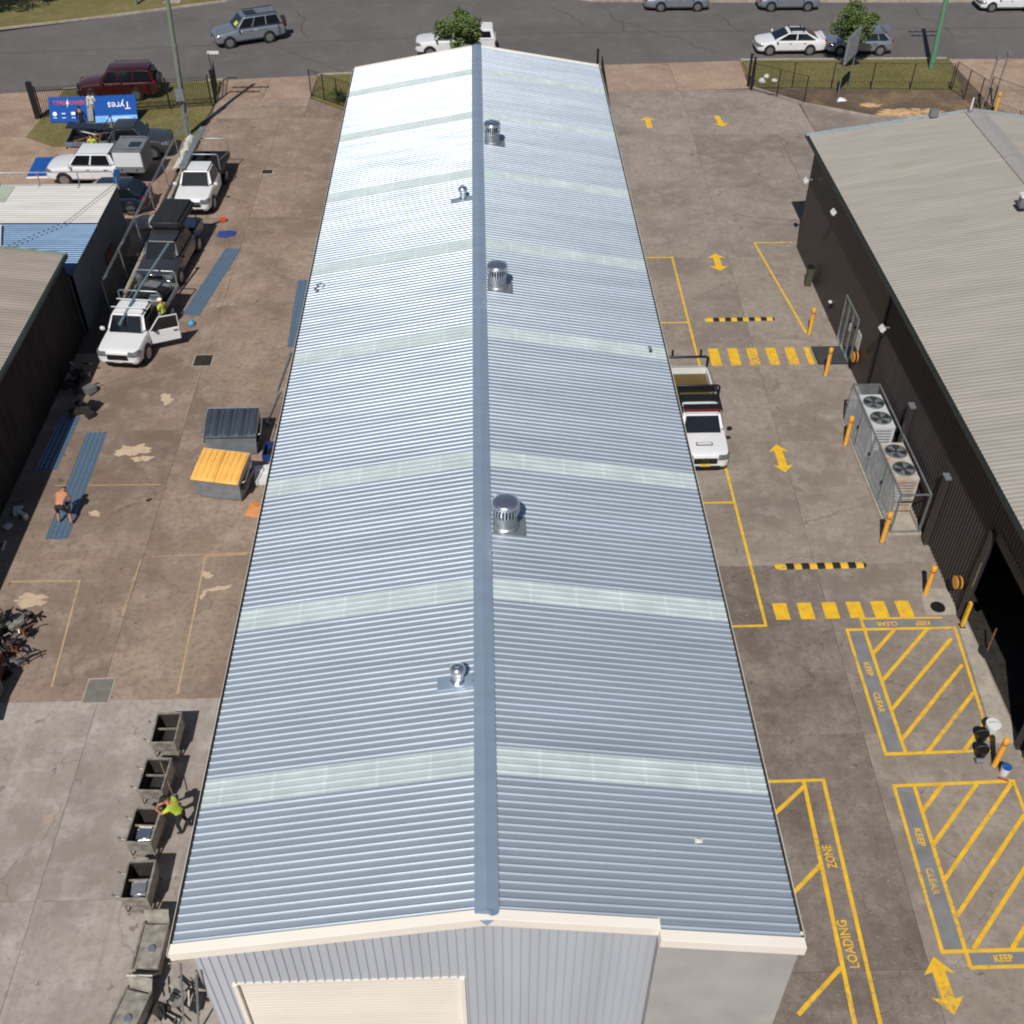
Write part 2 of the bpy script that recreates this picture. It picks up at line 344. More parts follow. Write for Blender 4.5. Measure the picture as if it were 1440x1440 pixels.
# verges
def sheet(name, poly, m, z1=0., z0=-.25, kind='structure', parent=None):
    o = MB().prism(poly, z0, z1).build(name, m, parent)
    if not parent: tag(o, kind=kind)
    return o
sheet('grass_verge', [(-28.1, 69.2), (-27.9, ky(-27.9) - .22), (-17.7, ky(-17.7) - .22), (-17.45, 71), (-17.75, 66.2), (-19.4, 66.1), (-26.1, 65.4), (-28.2, 67)], M_grass)
sheet('grass_verge', [(-11.1, 72.6), (-11.1, ky(-11.1) - .22), (2, ky(2) - .22), (8.2, ky(8.2) - .22), (8.2, 70.2), (-8.4, 70.2)], M_grass)
sheet('grass_verge', [(18.25, 73.55), (18.5, ky(18.5) - .22), (33, ky(33) - .22), (32.3, 73.2), (31.9, 72.5)], M_grass)
sheet('grass_verge', [(-90, 64.3), (-60.1, 76.8), (-36.1, 86.65), (-28.1, 89.45), (-20.2, 92.7), (-17.3, 95.2), (-15.8, 99), (-15.3, 140), (-90, 140)], M_grass, .02)
sheet('grass_verge', [(2.3, 140), (2.8, 99), (4.8, 94.2), (9.1, 91.85), (18, 91.45), (40, 90.85), (90, 89.1), (90, 140)], M_grass, .02)
sheet('soil_bed', [(18.2, 73.5), (21.0, 70.7), (24.9, 68.55), (31.2, 67.9), (31.85, 72.45)], M_dirt, .02)
strip('bed_kerb', [(18.05, 73.5), (20.95, 70.62), (24.85, 68.45), (31.2, 67.78)], .14, -.1, .1, M_kerb, 1, kerb, 2.4)
sheet('soil_strip', [(-18.0, 46), (-17.5, 46), (-17.3, 66.1), (-17.7, 66.1)], M_dirt, -.002)
# slabs
yard = tag(link('concrete_yard', None), kind='structure')
bed = MB().prism([(-34, 5), (17, 5), (17, 50), (34, 52), (34, 69), (18, 76), (-34, 72)], -.28, -.045).build('joint_fill', M_joint, yard)
bed.location.z = 0
G = .006
def slab(x0, y0, x1, y1, m, poly=None, z=0.):
    p = poly or [(x0 + G, y0 + G), (x1 - G, y0 + G), (x1 - G, y1 - G), (x0 + G, y1 - G)]
    return MB().prism(p, -.2, z).build('slab', m, yard)
YL = [5, 9, 15.8, 22.8, 29.4, 37.1, 42.9, 49.95, 55.97, 62.6, 69.4]
for i, (a, b) in enumerate(zip(YL, YL[1:])):
    m = M_concN if b < 23 else M_concL
    slab(-12.8, a, -6.4, b, m)
    if b <= 48: slab(-20.4, a, -12.8, b, m)
    else: slab(-17.45, a, -12.8, b, m)
slab(0, 0, 0, 0, M_concL, [(-17.25, 69.42), (-11.3, 69.42), (-11.3, 72.6), (-17.35, 72.6)])
slab(0, 0, 0, 0, M_concL, [(-11.28, 69.42), (-6.4, 69.42), (-6.4, 70.15), (-8.6, 70.15), (-11.28, 72.5)])
YR1 = [5, 13.2, 20.8, 28.35, 35.6, 43.2, 50.9, 58.8, 66.1, 73.2]
for i, (a, b) in enumerate(zip(YR1, YR1[1:])):
    e0, e1 = 11.45 + (a - 13) * .031, 11.45 + (b - 13) * .031
    m = M_concD if b < 29 else (M_concR if b < 67 else M_concR)
    slab(0, 0, 0, 0, m, [(6.0, a + G), (e0 - G, a + G), (e1 - G, b - G), (6.0, b - G)])
    r = 16.6 if b < 52 else 18.4
    if b < 74:
        if a < 50: slab(0, 0, 0, 0, M_concR, [(e0 + G, a + G), (r, a + G), (r, b - G), (e1 + G, b - G)])
        elif b < 67: slab(0, 0, 0, 0, M_concR, [(e0 + G, a + G)] + ([(16.6, a + G), (16.6, 52.0), (r, 52.0)] if a < 52 else [(r, a + G)]) + [(r, b - G), (e1 + G, b - G)])
        else: slab(0, 0, 0, 0, M_concR, [(e0 + G, a + G), (r, a + G), (r + 2.4, a + G), (20.7, 70.7), (18.05, b - G), (e1 + G, b - G)])
slab(0, 0, 0, 0, M_concR, [(18.42, 52), (31, 52), (31, 58.8), (18.42, 58.8)]); slab(0, 0, 0, 0, M_concR, [(18.42, 58.82), (31, 58.82), (31, 66.1), (18.42, 66.1)])
slab(0, 0, 0, 0, M_concR, [(20.82, 66.12), (33, 66.12), (33, 67.6), (31.2, 67.7), (24.8, 68.35), (20.82, 70.55)])
# neighbour's forecourt
slab(0, 0, 0, 0, M_apron, [(-34, 52), (-18.05, 52), (-18.0, 58.9), (-34, 58.9)]); slab(0, 0, 0, 0, M_apron, [(-34, 58.92), (-18.0, 58.92), (-17.78, 66.1), (-19.3, 66.05), (-26.05, 65.35), (-28.2, 66.9), (-34, 66.9)])
slab(0, 0, 0, 0, M_apron, [(-34, 66.92), (-28.2, 66.92), (-28.1, 69.2), (-28.05, 71), (-34, 71)])
def apron(poly, parent=yard):
    def zf(x, y): return -.092 if y > ky(x) - .6 else 0.
    MB().prism(poly, -.25, zf).build('slab', M_apron, parent)
apron([(-34, 71.02), (-28.03, 71.02), (-27.95, ky(-28) - .02), (-34, ky(-34) - .02)])
apron([(-17.35, 72.62), (-14.4, 72.62), (-14.4, ky(-14.4) - .02), (-17.5, ky(-17.5) - .02)]); apron([(-14.38, 72.62), (-11.3, 72.62), (-11.2, ky(-11.2) - .02), (-14.38, ky(-14.38) - .02)])
apron([(8.3, 73.22), (13.2, 73.22), (13.2, ky(13.2) - .02), (8.4, ky(8.4) - .02)]); apron([(13.22, 73.22), (18.0, 73.5), (18.3, ky(18.3) - .02), (13.22, ky(13.22) - .02)])
apron([(33.2, 66), (60, 66), (60, ky(60) - .02), (33.2, ky(33.2) - .02)])
# ---------------------------------------------------------------- painted markings (children of the yard)
LZ = [0]
def pline(a, b, w=.1, m=M_yellow, z=.006, name='line_marking'):
    LZ[0] += 1; z += .0005 * (LZ[0] % 9)
    a = Vector(a); b = Vector(b); d = (b - a).normalized(); n = Vector((-d.y, d.x)) * w / 2
    k = max(1, int((b - a).length / .35)); top = []; bot = []
    for i in range(k + 1):
        p = a + (b - a) * i / k; j = 1 + random.uniform(-.07, .07)
        top.append((p.x + n.x * j, p.y + n.y * j, z)); bot.append((p.x - n.x * j, p.y - n.y * j, z))
    return MB().add(bot + top[::-1], [tuple(range(2 * k + 2))]).build(name, m, yard)
def patch(poly, m, z, name): return MB().add([(x, y, z) for x, y in poly], [tuple(range(len(poly)))]).build(name, m, yard)
def ink(txt, size, x, y, rz, sx=1):
    o = link('painted_word', text_mesh(txt, size, M_yellow, bold=.006), yard, (x, y, .014), rz); o.scale = (sx, 1, 1)
pline((8.4, 50.95), (9.79, 50.95)); pline((9.74, 50.9), (9.53, 25.37)); pline((8, 44.75), (9.66, 44.75)); pline((8, 31.85), (9.56, 31.85)); pline((7.6, 25.42), (9.52, 25.42))
pline((14.25, 52.35), (16.3, 52.35)); pline((14.3, 52.3), (15.1, 43.5))
def arrow(x, y, L=1.7, w=.86, rz=0., both=True):
    h = .48; s = .17
    p = [(0, L / 2), (-w / 2, L / 2 - h), (-s, L / 2 - h * .86), (-s, -L / 2 + h * .86), (-w / 2, -L / 2 + h), (0, -L / 2), (w / 2, -L / 2 + h), (s, -L / 2 + h * .86), (s, L / 2 - h * .86), (w / 2, L / 2 - h)]
    if not both: p = p[:3] + [(-s, -L / 2), (s, -L / 2)] + p[8:]
    MB().add([(a, b, 0) for a, b in p], [tuple(range(len(p)))]).build('direction_arrow', M_yellow, yard, loc=(x, y, .007), rz=rz)
arrow(12.02, 50.4, 1.75, .95); arrow(11.95, 34.5, 1.8, .8); arrow(11.68, 12.75, 1.55, .85, R(2)); arrow(10.55, 68.0, 1.7, 1.0, 0, False); arrow(15.1, 68.1, 1.7, 1.0, R(185), False)
for i in range(6):
    x = 10.22 + .885 * i; w = .46 if i < 5 else .26
    patch([(x, 41.12), (x + w, 41.12), (x + w + .02, 42.5), (x + .02, 42.5)], M_yellow, .006, 'crossing_stripe')
    x = 9.95 + .872 * i
    patch([(x, 25.68), (x + .5, 25.68), (x + .5, 26.46), (x, 26.46)], M_yellow, .006, 'crossing_stripe')
def clip_diag(x0, x1, y0, y1, c, sl):           # the piece of y = c + sl*x inside the box
    pts = []
    for x in (x0, x1):
        y = c + sl * x
        if y0 <= y <= y1: pts.append((x, y))
    for y in (y0, y1):
        x = (y - c) / sl
        if x0 < x < x1: pts.append((x, y))
    return sorted(pts)[:2] if len(pts) >= 2 else None
# first keep-clear box
patch([(12.25, 20.05), (12.84, 20.05), (12.88, 25.1), (12.32, 25.1)], M_greystrip, .004, 'painted_strip')
patch([(12.9, 25.2), (15.7, 25.2), (15.7, 25.6), (12.9, 25.6)], M_greystrip, .004, 'painted_strip')
pline((12.29, 25.2), (12.19, 19.95)); pline((12.9, 25.65), (12.82, 20.0), .11); pline((12.24, 25.15), (16.1, 25.15), .11); pline((12.85, 25.65), (15.75, 25.62), .08); pline((12.15, 20.0), (15.5, 20.05), .11); pline((16.05, 25.15), (15.62, 20.4), .1)
for c in range(7):
    k = clip_diag(12.86, 15.75, 20.05, 25.12, 8.3 + c * 1.16 - 3.2, 1.02)
    if k: pline(k[0], k[1], .12, z=.009)
ink('KEEP', .29, 12.55, 23.4, R(-91), .95); ink('CLEAR', .29, 12.52, 22.0, R(-91), .95)
ink('CLEAR', .27, 13.75, 25.39, R(180), .9); ink('KEEP', .27, 15.0, 25.39, R(180), .9)
# second keep-clear box
patch([(11.98, 13.7), (12.52, 13.7), (12.68, 18.8), (12.16, 18.8)], M_greystrip, .004, 'painted_strip')
patch([(12.6, 13.22), (16, 13.22), (16, 13.6), (12.6, 13.6)], M_greystrip, .004, 'painted_strip')
pline((12.12, 18.9), (11.93, 13.6)); pline((12.73, 18.85), (12.55, 13.2), .11); pline((12.07, 18.85), (15.85, 18.92), .11); pline((11.9, 13.65), (16, 13.65), .11); pline((12.52, 13.2), (16, 13.2), .1); pline((15.8, 18.95), (15.55, 13.6), .1)
for c in range(7):
    k = clip_diag(12.66, 15.7, 13.7, 18.85, 1.7 + c * 1.08 - 3.2, 1.02)
    if k: pline(k[0], k[1], .12, z=.009)
ink('KEEP', .29, 12.36, 17.1, R(-92), .95); ink('CLEAR', .29, 12.3, 15.7, R(-92), .95); ink('KEEP', .27, 13.5, 13.42, 0, .9); ink('CLEAR', .27, 14.5, 13.42, 0, .9)
# loading zone
pline((7.4, 19.1), (10.08, 19.12), .1); pline((10.03, 19.15), (9.6, 8), .11); pline((9.42, 19.1), (8.92, 8), .12)
pline((9.38, 18.9), (8.2, 17.9), .12); pline((9.28, 16.3), (7.9, 15.1), .12); pline((9.1, 13.3), (7.7, 12.1), .12)
ink('ZONE', .38, 9.6, 16.55, R(92), .72); ink('LOADING', .38, 9.47, 13.95, R(92), .8)
# old worn lines in the left yard
pline((-17.3, 28.3), (-14.83, 28.27), .07, M_oldline); pline((-14.83, 28.3), (-14.48, 23.4), .07, M_oldline)
pline((-9.0, 29.5), (-10.5, 29.42), .07, M_oldline); pline((-10.51, 29.42), (-10.28, 23), .07, M_oldline); pline((-17.2, 33.6), (-13.0, 33.55), .05, M_oldline)
pline((-12.85, 29.3), (-12.9, 26.5), .05, M_oldline); pline((-12.5, 29.45), (-8.5, 29.6), .04, M_oldline)

# ---------------------------------------------------------------- the long metal shed
PITCH = .1975
def profile(n, rib=.03, wide=1.):
    """(y, h) across n ribs of folded roof sheeting"""
    out = [(0, 0)]
    for i in range(n):
        c = PITCH * (i + .5)
        out += [(c - .036 * wide, 0), (c - .019 * wide, rib * .82), (c - .008 * wide, rib), (c + .008 * wide, rib), (c + .019 * wide, rib * .82), (c + .036 * wide, 0)]
    return out + [(PITCH * n, 0)]
def sheet_mesh(n, x0, x1, slope, m, name='roof_sheet', rib=.03, wide=1.):
    """a sheet that runs from x0 to x1 and falls away from x = 0"""
    pr = profile(n, rib, wide); mb = MB(); k = len(pr)
    vs = [(x, y, -abs(x) * slope + h) for x in (x0, x1) for y, h in pr]
    fs = [(i, i + 1, k + i + 1, k + i) if x1 > x0 else (i, k + i, k + i + 1, i + 1) for i in range(k - 1)]
    mb.add(vs, fs); me = mb.mesh(name, m)
    for i, p in enumerate(me.polygons): p.use_smooth = False
    return me
XL, XR, XM, ZE, ZR = -6.86, 6.46, -.2, 6.0, 7.15
SL = (ZR - ZE) / 6.66
Y0, SW = 11.38, .79
shed = thing('metal_shed', 'long shed with ribbed silver-blue metal roof, pale skylight bands and cream barge', 'shed', (0, 0, 0))
meL = sheet_mesh(4, -.12, -6.72, SL, M_zinc); meR = sheet_mesh(4, .12, 6.72, SL, M_zinc)
m1L = sheet_mesh(1, -.12, -6.72, SL, M_zinc); m1R = sheet_mesh(1, .12, 6.72, SL, M_zinc)
link('roof_sheet', m1L, shed, (XM, Y0, ZR)); link('roof_sheet', m1R, shed, (XM, Y0, ZR))
runs = [4, 's', 6, 's', 6, 's', 8, 's', 7, 's', 7, 's', 7, 's', 6, 's', 4]
y = Y0 + PITCH
for r in runs:
    for k in range(1 if r == 's' else r):
        for me in (meL, meR):
            o = link('skylight_sheet' if r == 's' else 'roof_sheet', me, shed, (XM, y, ZR + (.001 if k % 2 else 0)))
            if r == 's': slotmat(o, M_sky)
        y += SW
Y1 = y
# ridge capping in lapped lengths
L = 5.6; yy = Y0 - .02; k = 0
while yy < Y1 - .3:
    e = min(yy + L, Y1 + .1); mb = MB(); z = .052 + (.003 if k % 2 else 0)
    pr = [(-.262, -.262 * SL + z - .045), (-.258, -.258 * SL + z), (-.03, z - .002), (0, z + .006), (.03, z - .002), (.258, -.258 * SL + z), (.262, -.262 * SL + z - .045)]
    vs = [(x, q, h) for q in (yy, e + .06) for x, h in pr]
    mb.add(vs, [(i, i + 1, i + 8, i + 7) for i in range(6)])
    mb.build('ridge_cap', M_ridge, shed, loc=(XM, 0, ZR)); yy += L; k += 1
MB().add([(-.262, Y0 - .02, -.01), (-.03, Y0 - .02, .05), (.03, Y0 - .02, .05), (.262, Y0 - .02, -.01), (.16, Y0 - .2, -.03), (.0, Y0 - .3, -.07), (-.16, Y0 - .2, -.03)], [(0, 6, 5, 1), (1, 5, 2), (2, 5, 4, 3)]).build('ridge_end_flap', M_flap, shed, loc=(XM, 0, ZR + .02))
# barge caps: flat top flange and deep face, one to each slope, and the step at the concrete panel
def zroof(x): return ZR - abs(x - XM) * SL
def barge(xa, xb, yb, yf, face, name='barge_cap', m=M_cream, up=.045, th=.02):
    pts = [(yb, up), (yf, up - .008), (yf, up - face), (yf + .03, up - face), (yf + .03, up - .03), (yb, up - .02)]
    mb = MB(); vs = [(x, q, zroof(x) + h) for x in (xa, xb) for q, h in pts]; n = len(pts)
    mb.add(vs, [(i, (i + 1) % n, n + (i + 1) % n, n + i) for i in range(n)] + [tuple(range(n))[::-1], tuple(range(n, 2 * n))])
    mb.build(name, m, shed, bevel=.006, seg=1)
barge(XL - .1, XM, Y0 + .03, Y0 - .2, .3); barge(XM, 3.42, Y0 + .03, Y0 - .2, .3)
barge(3.42, XR + .12, Y0 - .2, Y0 - .44, .32, up=.04)
o = link('roof_sheet', sheet_mesh(1, 3.64, 6.72, SL, M_zinc), shed, (XM, Y0 - .2, ZR - .002))
MB().box((3.43, Y0 - .2, zroof(3.43) - .1), (.03, .5, .3)).build('barge_return', M_cream, shed)
barge(XL - .05, XM, Y1 + .16, Y1 - .03, .25, up=.05); barge(XM, XR + .05, Y1 + .16, Y1 - .03, .25, up=.05)
# gutters: open troughs with a pale front lip
for sgn, xe in ((-1, XM - 6.72), (1, XM + 6.72)):
    zt = zroof(xe) - .02; mb = MB()
    pr = [(-.06, -.02), (-.06, -.12), (.082, -.12), (.082, .0), (.092, .0), (.092, -.135), (-.075, -.135), (-.075, -.02)]
    n = len(pr); vs = [(xe + sgn * x, q, zt + h) for q in (Y0 - .18, Y1 + .1) for x, h in pr]
    mb.add(vs, [(i, (i + 1) % n, n + (i + 1) % n, n + i) for i in range(n)] + [tuple(range(n)), tuple(range(n, 2 * n))])
    mb.build('gutter', M_cream, shed)
    MB().box((xe + sgn * .012, (Y0 + Y1) / 2, zt - .075), (.138, Y1 - Y0, .03)).build('gutter_dark_strip', M_hop, shed)  # dark strip added in the trough so that its inside reads dark
    for q in (14, 26, 38, 50, 60):
        MB().tube([(xe + sgn * .02, q, zt - .13), (xe + sgn * .02, q, zt - .3), (xe - sgn * .2, q, zt - .6), (xe - sgn * .2, q, .03)], .05).build('downpipe', M_cream, shed, smooth=50)
# dark underside lining so that no light passes between sheets and walls
MB().add([(XM, Y0, ZR - .03), (XL + .05, Y0, ZE - .03), (XL + .05, Y1, ZE - .03), (XM, Y1, ZR - .03), (XR - .05, Y0, ZE - .03), (XR - .05, Y1, ZE - .03)], [(0, 1, 2, 3), (0, 3, 5, 4)]).build('roof_lining', M_steel, shed)
# side and far walls in tilt-up panels
for x, nm in ((XL + .28, 0), (XR - .28, 1)):
    for i in range(8):
        a = Y0 + .1 + i * 6.23
        MB().box((x, a + 3.1, (zroof(x) - .14) / 2), (.16, 6.2, zroof(x) - .14)).build('wall_panel', M_panel, shed)
for i in range(6):
    a = XL + .4 + i * 2.08; b = a + 2.05
    MB().add([(a, Y1 - .1, 0), (b, Y1 - .1, 0), (b, Y1 - .1, zroof(b) - .08), (a, Y1 - .1, zroof(a) - .08), (a, Y1 - .25, 0), (b, Y1 - .25, 0), (b, Y1 - .25, zroof(b) - .08), (a, Y1 - .25, zroof(a) - .08)],
             [(0, 3, 2, 1), (4, 5, 6, 7), (0, 1, 5, 4), (1, 2, 6, 5), (2, 3, 7, 6), (3, 0, 4, 7)]).build('wall_panel', M_panel, shed)
# near gable: vertical ribbed sheets above and beside the roller door
DX0, DX1, DZ, YW = -6.0, -.74, 4.05, Y0 + .08
def wall_sheet(xa, n, zb, parent, yw, ztop, m, name='wall_sheet', pitch=.2, d=.03, axis='x'):
    pr = [(0, 0)]
    for i in range(n):
        c = pitch * (i + .5); pr += [(c - .03, 0), (c - .014, d), (c + .014, d), (c + .03, 0)]
    pr.append((pitch * n, 0)); k = len(pr)
    if axis == 'x':
        vs = [(xa + u, yw - h, zb) for u, h in pr] + [(xa + u, yw - h, ztop(xa + u)) for u, h in pr]
    else:
        vs = [(yw - h, xa + u, zb) for u, h in pr] + [(yw - h, xa + u, ztop(xa + u)) for u, h in pr]
    fs = [(i, i + 1, k + i + 1, k + i) if axis == 'x' else (i + 1, i, k + i, k + i + 1) for i in range(k - 1)]
    return MB().add(vs, fs).build(name, m, parent)
zt = lambda x: zroof(x) - .06
x = XL + .26
wall_sheet(x, 3, 0, shed, YW, zt, M_wall_blue); x = DX0
while x < DX1 - .1:
    n = min(4, round((DX1 - x) / .2)); wall_sheet(x, n, DZ, shed, YW, zt, M_wall_blue); x += n * .2
while x < 3.4:
    n = min(4, max(1, round((3.5 - x) / .2))); wall_sheet(x, n, 0, shed, YW, zt, M_wall_blue); x += n * .2
MB().box(((DX0 + DX1) / 2, YW + .02, DZ - .06), (DX1 - DX0 - .02, .08, .1)).build('door_head', M_cream, shed)
for q in (DX0, DX1): MB().box((q + (.06 if q == DX0 else -.06), YW + .0, DZ / 2 - .03), (.1, .1, DZ - .06)).build('door_guide', M_cream, shed)
rd = link('roller_door', None, shed)
for i in range(27):
    z = .08 + i * .145
    MB().add([(DX0 + .1, YW + .06, z), (DX1 - .1, YW + .06, z), (DX0 + .1, YW + .055, z + .03), (DX1 - .1, YW + .055, z + .03), (DX0 + .1, YW + .055, z + .11), (DX1 - .1, YW + .055, z + .11), (DX0 + .1, YW + .06, z + .143), (DX1 - .1, YW + .06, z + .143)],
             [(0, 1, 3, 2), (2, 3, 5, 4), (4, 5, 7, 6)]).build('door_slat', M_cream, rd)
MB().box((5.0, Y0 - .12, 3.0), (3.1, .26, 5.98)).build('concrete_panel', M_panel, shed, bevel=.01, seg=1)
bpy.data.objects['concrete_panel'].scale.z = .985
# roof ventilators
def plate_on_roof(x0, x1, y0, y1, m, parent, lift=.036):
    f = lambda x: zroof(x) + lift - zroof(parent.location.x) ; X, Y = parent.location.x, parent.location.y
    n = 4; mb = MB(); xs = [x0 + (x1 - x0) * i / n for i in range(n + 1)]
    vs = [(q - X, yy - Y, f(q)) for q in xs for yy in (y0, y1)] + [(q - X, yy - Y, f(q) - .02) for q in xs for yy in (y0, y1)]
    k = 2 * (n + 1); fs = [(2 * i, 2 * i + 2, 2 * i + 3, 2 * i + 1) for i in range(n)] + [(2 * i, k + 2 * i, k + 2 * i + 2, 2 * i + 2) for i in range(n)] + [(2 * i + 1, 2 * i + 3, k + 2 * i + 3, k + 2 * i + 1) for i in range(n)] + [(0, 1, k + 1, k), (2 * n, k + 2 * n, k + 2 * n + 1, 2 * n + 1)]
    mb.add(vs, fs).build('flashing_plate', m, parent)
def big_vent(x, y, label):
    t = thing('roof_ventilator', label, 'roof ventilator', (x, y, zroof(x)), 0, 'large ridge ventilators')
    t.scale = (.86, .86, .95); plate_on_roof(XM + .25, x + .68, y - .45, y + .5, M_steel, t, .055)
    MB().lathe([(.46, -.06), (.44, .1), (.39, .14), (.39, .46), (.41, .48), (.41, .52)], n=28).build('throat', M_steel, t, smooth=40)
    MB().lathe([(.3, .46), (.3, .9)], n=20).build('core', M_void, t, smooth=40)
    for i in range(26):
        a = 2 * math.pi * i / 26
        MB().add([(.41 * math.cos(a), .41 * math.sin(a), .5), (.41 * math.cos(a + .13), .41 * math.sin(a + .13), .5), (.48 * math.cos(a + .1), .48 * math.sin(a + .1), .7), (.45 * math.cos(a + .13), .45 * math.sin(a + .13), .9), (.45 * math.cos(a), .45 * math.sin(a), .9), (.48 * math.cos(a - .02), .48 * math.sin(a - .02), .7)],
                 [(0, 1, 2, 5), (5, 2, 3, 4)]).build('vane', M_bright, t)
    MB().lathe([(.44, .88), (.465, .9), (.46, .95), (.43, 1.0), (.32, 1.04), (.12, 1.06), (.02, 1.062)], n=28).build('cap', M_bright, t, smooth=60)
big_vent(.47, 23.2, 'large silver spinning roof ventilator beside the ridge, nearest the front gable')
big_vent(.47, 36.4, 'large silver spinning roof ventilator, the middle one of three beside the ridge')
big_vent(.47, 49.2, 'large silver spinning roof ventilator nearest the street, beside the ridge')
def small_vent(x, y, label):
    t = thing('roof_ventilator', label, 'roof ventilator', (x, y, zroof(x)), 0, 'small ridge ventilators')
    plate_on_roof(x - .52, XM - .27, y - .24, y + .16, M_ridge, t)
    MB().lathe([(.21, -.04), (.2, .05), (.13, .1), (.13, .36)], n=20).build('throat', M_bright, t, smooth=40)
    MB().lathe([(.12, .33), (.19, .36), (.205, .43), (.19, .5), (.13, .55), (.06, .57), (.05, .6), (.01, .61)], n=20).build('cap', M_bright, t, smooth=50)
small_vent(-.85, 17.55, 'small silver dome ventilator on a flat plate, on the near left slope')
small_vent(-.85, 43.6, 'small silver dome ventilator on a flat plate, on the far left slope')
for x, y, lab in ((5.95, 33.4, 'small dark screw gun resting on the right eave above the white utility'), (4.6, 13.35, 'small white rag lying on the near right roof slope')):
    if 'rag' in lab:
        o = MB().add([(-.09, -.06, .03), (.08, -.07, .045), (.1, .06, .035), (0, .02, .07), (-.08, .07, .03)], [(0, 1, 3), (1, 2, 3), (2, 4, 3), (4, 0, 3)]).build('rag', M_shirt, loc=(x, y, zroof(x))); tag(o, lab, 'rag')
    else:
        t = thing('screw_gun', lab, 'tool', (x, y, zroof(x) + .035))
        MB().box((0, 0, .06), (.07, .28, .09), .3).build('motor', M_steel, t, bevel=.01); MB().box((-.02, -.12, .03), (.05, .08, .06), .3).build('grip', M_black, t)
t = thing('cable_clips', 'dark cable lead coiled at the left eave edge', 'cable', (-6.6, 37.6, zroof(-6.6)))
MB().tube([(.0, .2, .05), (.12, .32, .06), (-.06, .45, .05), (.1, .6, .06), (-.04, .75, .05), (.16, .85, .06), (.3, .7, .06), (.26, .5, .06)], .022, 6).build('lead', M_navy, t)

# ---------------------------------------------------------------- grey-brown building on the right
bR = thing('warehouse', 'dark brown warehouse with beige ribbed roof and open roller door', 'warehouse', (0, 0, 0))
RX, RZ, EX, EZ, RY0, RY1 = 23.9, 7.15, 16.02, 6.0, 6.0, 52.0
sr = (RZ - EZ) / (RX - EX)
bl = sheet_mesh(4, -.1, EX - RX, sr, M_beige, rib=.014, wide=1.8); br = sheet_mesh(4, .1, RX - EX, sr, M_beige, rib=.014, wide=1.8)
y = RY1 - SW
while y > RY0:
    link('roof_sheet', bl, bR, (RX, y, RZ)); link('roof_sheet', br, bR, (RX, y, RZ)); y -= SW
RYb = y + SW
M_beigecap = mat('beige_flashing', S(160, 156, 152), .5, .1, .05)
for k in range(8):
    a = RYb + k * 5.8; b = min(a + 5.85, RY1 + .1); z = .05 + .003 * (k % 2)
    MB().add([(-.5, a, -.5 * sr + z), (-.49, a, -.49 * sr + z + .004), (0, a, z + .01), (.49, a, -.49 * sr + z + .004), (-.5, b, -.5 * sr + z), (-.49, b, -.49 * sr + z + .004), (0, b, z + .01), (.49, b, -.49 * sr + z + .004)],
             [(0, 1, 5, 4), (1, 2, 6, 5), (2, 3, 7, 6)]).build('ridge_cap', M_beigecap, bR, loc=(RX, 0, RZ))
M_gut = mat('dark_gutter', S(40, 48, 46), .4, .1)
for sgn, xe in ((-1, EX), (1, 2 * RX - EX)):
    pr = [(-.02, .0), (.1, .0), (.12, .03), (.13, .03), (.13, -.1), (-.02, -.1)]; n = 6
    MB().add([(xe + sgn * x, q, EZ + h - .03) for q in (RYb, RY1 + .12) for x, h in pr], [(i, (i + 1) % n, n + (i + 1) % n, n + i) for i in range(n)] + [(0, 1, 2, 3, 4, 5), (6, 7, 8, 9, 10, 11)]).build('gutter', M_gut, bR)
zr2 = lambda x: RZ - abs(x - RX) * sr
for xa, xb in ((EX - .13, RX), (RX, 2 * RX - EX + .13)):
    pts = [(RY1 - .12, .06), (RY1 + .13, .055), (RY1 + .13, -.2), (RY1 + .1, -.2), (RY1 + .1, .02), (RY1 - .12, .03)]; n = 6
    MB().add([(x, q, zr2(x) + h) for x in (xa, xb) for q, h in pts], [(i, (i + 1) % n, n + (i + 1) % n, n + i) for i in range(n)] + [(0, 1, 2, 3, 4, 5), (6, 7, 8, 9, 10, 11)]).build('barge_cap', mat('blue_grey_barge', S(150, 164, 168), .5), bR)
WX = 16.42
MB().box((WX + .15, (EX, 0)[1] + (RYb + RY1) / 2, EZ - .12), (.9, RY1 - RYb - .2, .06)).build('soffit', M_black, bR)
DYa, DYb, DH = 20.2, 25.35, 4.1       # open roller door
# ribbed sheets in the near part, smooth panels in the far part
y = RYb + .1; top = lambda q: EZ - .1
while y < 38.0:
    n = 4
    if DYa - .05 <= y + .4 <= DYb: wall_sheet(y, n, DH, bR, WX, top, M_dark, axis='y', d=.035)
    else: wall_sheet(y, n, 0, bR, WX, top, M_dark, axis='y', d=.035)
    y += .8
yp = y
for k in range(3):
    b = y + (RY1 - .15 - yp) / 3
    if k == 0:
        MB().box((WX + .08, (y + 40.98) / 2, (EZ - .1) / 2), (.16, 40.98 - y, EZ - .1)).build('wall_panel', M_dark, bR)
        MB().box((WX + .08, (40.98 + b) / 2, (EZ - .1 + 2.42) / 2), (.16, b - 40.98, EZ - .1 - 2.42)).build('wall_panel', M_dark, bR)
    elif k == 1:
        MB().box((WX + .08, (43.12 + b) / 2, (EZ - .1) / 2), (.16, b - .02 - 43.12, EZ - .1)).build('wall_panel', M_dark, bR)
        MB().box((WX + .08, (43.1 + y) / 2, (EZ - .1 + 2.42) / 2), (.16, 43.1 - y - .005, EZ - .1 - 2.42)).build('wall_panel', M_dark, bR)
    else: MB().box((WX + .08, (y + b) / 2, (EZ - .1) / 2), (.16, b - y - .02, EZ - .1)).build('wall_panel', M_dark, bR)
    y = b
